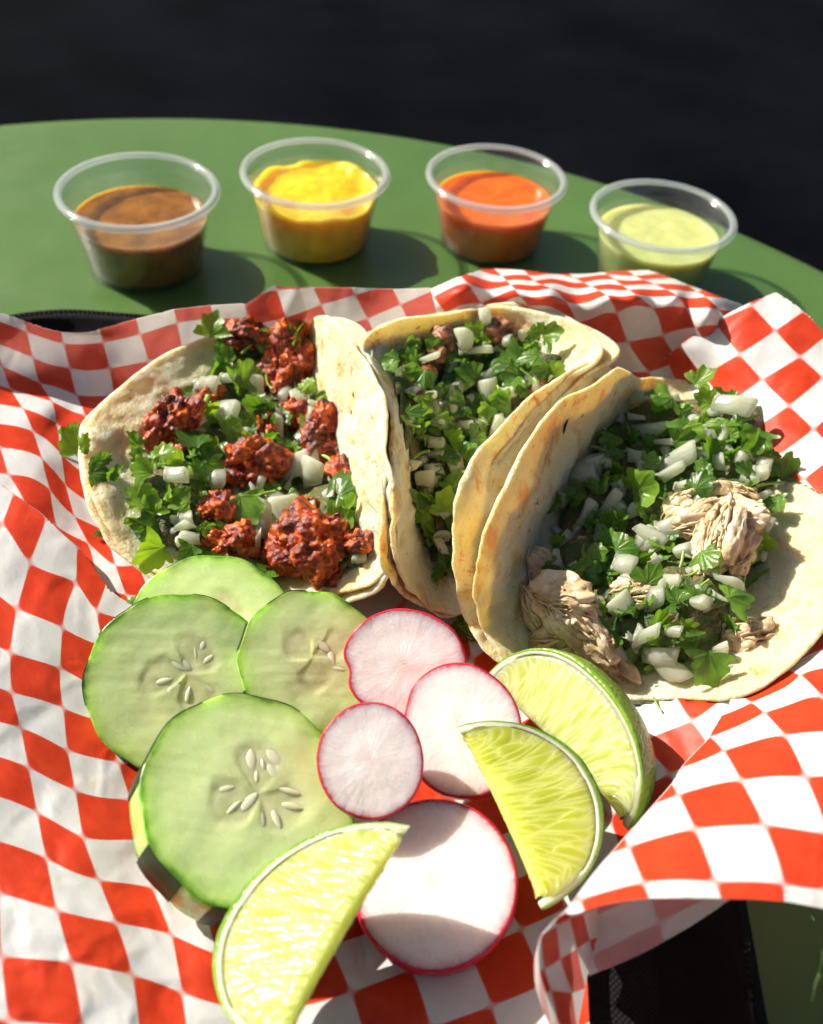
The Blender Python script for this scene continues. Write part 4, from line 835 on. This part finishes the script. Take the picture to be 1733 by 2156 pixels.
seeds(cks[3][0], cks[3][2], 2.30, [(.12, -.18, .24, .09, 100), (-.22, .06, .2, .08, 20), (.26, -.16, .22, .08, -60), (.04, .22, .16, .05, 95), (-.02, .36, .26, .13, 98), (.20, .42, .28, .14, -42), (.19, .27, .23, .12, -52), (.09, .34, .15, .06, 105), (.0, -.03, .27, .11, 55), (.40, -.02, .24, .08, -8), (.36, .12, .28, .07, 172), (-.14, -.10, .22, .06, 50)])
seeds(cks[2][0], cks[2][2], 1.72, [(.16, .22, .28, .11, -40), (.30, .04, .22, .09, -70), (.4, -.1, .22, .07, -10)])

# ================================================================== radish slices
m_rf, nt, b = mat('radish_flesh'); rad = attr(nt, 'rad'); c = coords(nt, rnd=True)
n1 = noise(nt, c, 3.2, 6, .65)
px_ = N(nt, 'CombineXYZ')
for i_, k_ in enumerate(('polx', 'poly', 'polz')): L(nt, attr(nt, k_), px_.inputs[i_])
vn = noise(nt, px_.outputs[0], 2.2, 4, .6)
col = ramp(nt, math_(nt, 'ADD', rad, math_(nt, 'MULTIPLY', math_(nt, 'SUBTRACT', mix(nt, .5, n1, vn), .5), .22)), [(.0, (.78, .68, .65)), (.35, (.85, .79, .76)), (.6, (.81, .72, .69)), (.85, (.82, .68, .66)), (.95, (.78, .46, .47)), (.995, (.70, .11, .16))])
L(nt, col, b.inputs['Base Color']); L(nt, ramp(nt, noise(nt, c, 5, 4), [(.35, (.20, .20, .20)), (.7, (.45, .45, .45))]), b.inputs['Roughness']); sss(b, .8, (.8, .6, .5), .010)
bump(nt, b, math_(nt, 'ADD', math_(nt, 'ADD', n1, vn), math_(nt, 'MULTIPLY', noise(nt, c, 13, 3), .6)), .45, .05)
m_rs, nt, b = mat('radish_skin'); c = coords(nt, rnd=True)
L(nt, ramp(nt, noise(nt, c, 1.5, 4), [(.3, (.40, .006, .022)), (.7, (.62, .018, .05))]), b.inputs['Base Color']); b.inputs['Roughness'].default_value = .25; sss(b, .3, (.6, .1, .1), .008)
def radish(label, px, py, z, Rx, Ry, th, a, b_, spin, seed, notch=None):
    Mw = frame(px, py, z, cam_normal(px, py, a, b_), spin); T_ = thing('radish_slice', Mw.translation, label, 'radish slice', 'radish slices between cucumber and lime')
    M3 = np.array(Mw.to_3x3()); w = lambda P: P @ M3.T + np.array(Mw.translation)
    na = 160; an = np.linspace(0, 2 * np.pi, na, endpoint=False); ro = 1 + .018 * fbm(np.c_[np.cos(an) * 1.6, np.sin(an) * 1.6, np.full(na, seed)], 3, seed)
    if notch: ro = ro * (1 - notch[1] * np.exp(-(((an - math.radians(notch[0]) + np.pi) % (2 * np.pi) - np.pi) / notch[2]) ** 2))
    ex, ey = Rx * ro * np.cos(an), Ry * ro * np.sin(an); q = np.r_[np.linspace(.01, .9, 24), np.linspace(.92, .985, 6)]
    P = np.stack([q[:, None] * ex, q[:, None] * ey, np.zeros((len(q), na))], -1).reshape(-1, 3)
    P[:, 2] += .02 * fbm(P * 1.2 + seed, 3, seed) + .006 * fbm(P * 5, 2, seed); rv = np.repeat(q, na)
    bot = np.stack([q[::-1, None] * ex * .93, q[::-1, None] * ey * .93, np.full((len(q), na), -th)], -1).reshape(-1, 3)
    V = np.r_[P, bot]; build('flesh', w(V), gridfaces(len(V) // na, na, True), m_rf, T_, attrs={'rad': np.r_[rv, rv[::-1]], 'polx': np.tile(np.cos(an) * 5 + seed, len(V) // na), 'poly': np.tile(np.sin(an) * 5, len(V) // na), 'polz': np.r_[rv, rv[::-1]] * 1.2})
    zl = P.reshape(len(q), na, 3)[-1, :, 2]
    pr = [(.975, -.012), (.988, .004), (1.003, -.004), (1.02, -.04), (1.03, -th * .35), (1.02, -th * .65), (.985, -th + .03), (.95, -th - .01), (.90, -th - .01)]
    jg = 1 + .004 * fbm(np.c_[np.cos(an) * 14, np.sin(an) * 14, np.full(na, seed)], 3, seed); S_ = np.concatenate([np.c_[ex * k_ * (jg if k_ < 1 else 1), ey * k_ * (jg if k_ < 1 else 1), zl + zz] for k_, zz in pr])
    build('skin', w(S_), gridfaces(len(pr), na, True), m_rs, T_); return T_
radish('radish slice with a notch in its left edge, nearest the middle taco', 852, 1398, 2.7, 1.44, 1.28, .55, .02, .06, -8, 1, (196, .10, .22))
radish('radish slice partly covered by the lime wedges', 972, 1535, 2.55, 1.32, 1.50, .6, .0, .16, 12, 2, (150, .05, .3))
radish('small oval radish slice in the centre, topmost of the radishes', 780, 1600, 3.25, 1.10, 1.18, .55, .04, .06, 10, 3)
radish('largest radish slice in front, its lower third in shade', 915, 1858, 1.75, 1.68, 1.72, .75, -.02, .26, 0, 4)

# ================================================================== lime wedges
def pulp_mat(name, c1, c2, c3):
  m_lf, nt, b = mat(name); ce = attr(nt, 'cell'); c = coords(nt, rnd=True)
  col = mix(nt, ce, c1, c2)
  col = mix(nt, math_(nt, 'MULTIPLY', noise(nt, c, 1.1, 3), .6), col, c3)
  L(nt, col, b.inputs['Base Color']); b.inputs['Roughness'].default_value = .13; b.inputs['Specular IOR Level'].default_value = .34
  sss(b, .95, (.9, .9, .28), .016); bump(nt, b, noise(nt, c, 9, 3), .22, .05); return m_lf
PULP = [None, pulp_mat('pale_lime_pulp', (.36, .42, .08), (.66, .70, .30), (.31, .38, .05)), pulp_mat('yellow_lime_pulp', (.41, .46, .045), (.70, .73, .24), (.33, .38, .02)), pulp_mat('green_lime_pulp', (.46, .55, .14), (.78, .83, .44), (.40, .50, .09))]
m_pith, nt, b = mat('lime_pith'); b.inputs['Base Color'].default_value = (.66, .74, .38, 1); b.inputs['Roughness'].default_value = .4; sss(b, .7, (.6, .6, .3), .009)
bump(nt, b, noise(nt, coords(nt), 7, 4), .3, .05)
m_lp, nt, b = mat('lime_peel'); c = coords(nt, rnd=True)
L(nt, ramp(nt, noise(nt, c, .7, 4), [(.3, (.075, .19, .012)), (.7, (.20, .34, .03))]), b.inputs['Base Color']); b.inputs['Roughness'].default_value = .26
vo = N(nt, 'TexVoronoi'); vo.inputs['Scale'].default_value = 9.0; L(nt, c, vo.inputs['Vector']); bump(nt, b, vo.outputs['Distance'], .5, .04)
def lime(label, core0, core1, apex, seed, ang=58, Lx=1.0, skew=.25):
    """wedge of a lime: core line from core0 to core1, rind arc through apex; each (px, py, z)"""
    a0, a1, ap = atV(*core0), atV(*core1), atV(*apex); mid = (a0 + a1) / 2; X = (a1 - a0); hl = X.length / 2; X.normalize()
    yv = ap - mid; yv -= X * yv.dot(X); R = yv.length; Y = yv.normalized(); Z = X.cross(Y)
    if Z.dot(CAM - mid) < 0: Z = -Z
    T_ = thing('lime_wedge', mid[:], label, 'lime wedge', 'lime wedges in front of the right taco')
    M3 = np.array([X[:], Y[:], Z[:]]).T; w = lambda P: P @ M3.T + np.array(mid[:])
    prof = lambda u: np.clip(1 - np.abs(u) ** 2.2, 0, 1) ** .5 * (1 + .02 * np.sin(u * 3 + seed))
    def surf(k_, nu=60, nt_=26, a0_=0., a1_=ang, dl=1.0):
        u = np.linspace(-1, 1, nu); u = np.sign(u) * (1 - (1 - np.abs(u)) ** 1.5)
        th = np.radians(np.linspace(a0_, a1_, nt_)); r_ = R * prof(u) * k_
        return np.stack([np.broadcast_to((u * hl * dl)[:, None], (nu, nt_)), r_[:, None] * np.cos(th), -r_[:, None] * np.sin(th)], -1).reshape(-1, 3), nu, nt_
    # rind: outer skin with its cut lips
    def shell(k0, k1, dl0, dl1, name, material, e=0.):
        o_, nu, nt_ = surf(k0, dl=dl0, a0_=-e, a1_=ang + e); i_, _, _ = surf(k1, dl=dl1, a0_=-e, a1_=ang + e)
        Fo = gridfaces(nu, nt_); n0 = len(o_); f2 = []
        for j in (0, nt_ - 1):
            ii = np.arange(nu - 1) * nt_ + j; q_ = np.stack([ii, ii + nt_, ii + nt_ + n0, ii + n0], 1); f2.append(q_ if j else q_[:, ::-1])
        if name == 'pith':
            uu = i_[:, 0] / (hl * dl1); i_[:, 1:] *= np.clip((1 - np.abs(uu) - .035) / .13, .02, 1)[:, None]
        V = np.r_[o_, i_]; V = V + .008 * np.c_[fbm(V * 4, 2, seed), fbm(V * 4 + 5, 2, seed), fbm(V * 4 + 9, 2, seed)]
        return build(name, w(V), np.r_[Fo, Fo[:, ::-1] + n0, *f2], material, T_)
    shell(1.0, .95, 1.0, .985, 'peel', m_lp); shell(.958, .915, .99, .965, 'pith', m_pith, .2)
    # pulp: both cut faces with juice sacs standing proud, closed at the back
    nu, nr = 260, 90; u = np.linspace(-.985, .985, nu); q = np.linspace(.12, 1, nr)
    U, Q = np.meshgrid(u, q, indexing='ij'); r_ = R * prof(U) * .915; xx = U * hl * .95 * (.93 + .07 * Q); yy = Q * r_
    PP, FF, CC, k0 = [], [], [], 0; mm = lambda *a: (w(np.array([a])) - w(np.zeros((1, 3))))[0]
    c_, s_ = math.cos(math.radians(ang)), math.sin(math.radians(ang))
    def addp(P, f_, want, cell):
        nonlocal k0
        V0 = w(P)
        if (normals(V0, f_) * want).sum() < 0: f_ = f_[:, ::-1]
        PP.append(V0); FF.append(f_ + k0); CC.append(cell); k0 += len(V0)
    for fi in (0, 1):
        fan = (U - skew * .3) * (1.0 - .32 * Q) + skew * (1 - Q) ** 2 * .6
        pc = np.c_[(fan * hl * 8.5).ravel(), (Q * R * 1.05 + .25 * np.sin(U * 23)).ravel(), np.zeros(nu * nr)]
        pc[:, 0] += .35 * vnoise(pc * .8, seed + 2)
        d1, d2 = worley(pc + seed * 11.3 + fi * 40, seed + fi); e = np.clip((d2 - d1) / .45, 0, 1)
        hgt = .035 * np.sqrt(e) + .012 * fbm(pc * 1.5, 2, seed) + .02
        edge_ = np.minimum.reduce([(Q.ravel() - .12) * 2, (1 - Q.ravel()) * 3.5, (1 - np.abs(U.ravel())) * 8]); hgt = hgt * np.clip(edge_ * 6, 0, 1) - .02
        P = np.c_[xx.ravel(), yy.ravel(), hgt]
        if fi: P = np.c_[P[:, 0], P[:, 1] * c_ - P[:, 2] * s_, -P[:, 1] * s_ - P[:, 2] * c_]
        addp(P, gridfaces(nu, nr), mm(0, -s_, -c_) if fi else mm(0, 0, 1), 1 - e)
    # rounded back of the segment and the narrow strip at the core close it
    tt = np.radians(np.linspace(0, ang, 14)); rb = R * prof(u) * .915
    P = np.stack([np.broadcast_to((u * hl * .95)[:, None], (nu, 14)), rb[:, None] * np.cos(tt), -rb[:, None] * np.sin(tt)], -1).reshape(-1, 3)
    addp(P, gridfaces(nu, 14), w(P) - w(P * [1, 0, 0]), np.zeros(nu * 14))
    rc = rb * .12; a_ = np.stack([u * hl * .95 * (.93 + .07 * .12), rc, -.02 + 0 * u], 1); b2_ = np.stack([u * hl * .95 * (.93 + .07 * .12), rc * c_ + .02 * s_, -rc * s_ + .02 * c_], 1)
    kk = np.linspace(0, 1, 8)[None, :, None]; P = (a_[:, None] * (1 - kk) + b2_[:, None] * kk); P = P + .02 * fbm(P.reshape(-1, 3) * 3, 3, seed).reshape(nu, 8, 1) * np.sin(kk * np.pi) * np.array([0, 1, 0]); P = P.reshape(-1, 3)
    addp(P, gridfaces(nu, 8), mm(0, -math.cos(math.radians(ang / 2)), math.sin(math.radians(ang / 2))), np.full(nu * 8, .8))
    build('pulp', np.concatenate(PP), np.concatenate(FF), PULP[seed], T_, attrs={'cell': np.concatenate(CC)})
    return T_
lime('lime wedge with greener rind showing, against the right taco', (1016, 1436, 1.5), (1322, 1748, 1.7), (1285, 1452, 3.5), 3, 70)
lime('juicy yellow green lime wedge leaning on the other right hand wedge', (962, 1530, 3.3), (1140, 1915, 2.5), (1238, 1622, 2.9), 2, 55)
lime('lime wedge lying on the front radish slice, cut off by the bottom edge', (864, 1738, 4.0), (585, 2225, 3.8), (528, 1850, 2.8), 1, 46)

# ================================================================== crumbs and flecks
m_char, nt, b = mat('charred_fleck'); b.inputs['Base Color'].default_value = (.02, .012, .008, 1); b.inputs['Roughness'].default_value = .6
fl = mesh_data('char_fleck', *(lambda t: (t[0], t[1]))(tube(np.c_[np.linspace(-.5, .5, 6), .08 * np.sin(np.linspace(0, 3, 6)), np.zeros(6)], [.03, .09, .10, .09, .07, .03], 6)), m_char)
for T_, tr, pts in ((o1b, [t1b], [(775, 902, 26, 50), (741, 868, 12, 80), (715, 768, 9, 0), (745, 830, 14, 100), (672, 848, 8, 30)]), (o3b, [t3b], [(1190, 899, 36, 70), (1131, 1059, 9, 90), (1383, 1446, 9, 20), (1226, 875, 10, 60), (1560, 1330, 8, 0)]), (o2b, [t2b], [(880, 690, 12, 30), (800, 860, 10, 80)])):
    for x, y, w_, sp in pts: put('char_fleck', fl, tr, x, y, w_, w_, sp, .015, .0, .05, T_)
lone = [('tiny cilantro stem piece on the paper below the right taco', 1386, 1487, 36, 110, STEM, 0), ('torn cilantro bit on the paper beside the left taco', 213, 1131, 44, 20, CHOP, 1), ('thin dark green cilantro scrap peeking out behind the far left cucumber slices', 296, 1268, 60, 40, CHOP, 2), ('cilantro leaf lying between the radishes and the middle taco', 960, 1318, 120, -35, LEAF, 3)]
for lab, x, y, w_, sp, src, k_ in lone:
    o = put('cilantro_scrap', src[k_], [paper_tree], x, y, w_, w_ * .6, sp, .10, .3, .1)
    tag(o, lab, 'cilantro')

PRESS = [t1a, t1b, t2a, t2b, t3a, t3b]

# ================================================================== the paper, pressed down under what lies on it
for i in range(PATCH_END):
    v = Vector(PVa[i])
    best = 0; lim = 1.5 if i < PATCH_MAIN else .4
    for t_ in PRESS:
        h_ = t_.ray_cast(v + Vector((0, 0, .05)), Vector((0, 0, -1)), 1.6)
        while h_[0] is not None:
            d_ = v.z - h_[0].z
            if d_ > lim: break
            best = max(best, d_ + .06)
            h_ = t_.ray_cast(h_[0] - Vector((0, 0, .01)), Vector((0, 0, -1)), 1.6 - d_)
    if best > 0: PVa[i, 2] -= best
paper = build('deli_paper', PVa, PFa, None, uv=PUa, mats=[m_pf, m_pb], origin=(TX, TY, .5))
tag(paper, 'red and white checkered deli paper crumpled into the black tray', 'paper')
md = paper.modifiers.new('thickness', 'SOLIDIFY'); md.thickness = .012 * S; md.offset = -1; md.material_offset = 1; md.use_rim = False
for o in bpy.data.objects:
    if '_o' in o: del o['_o']
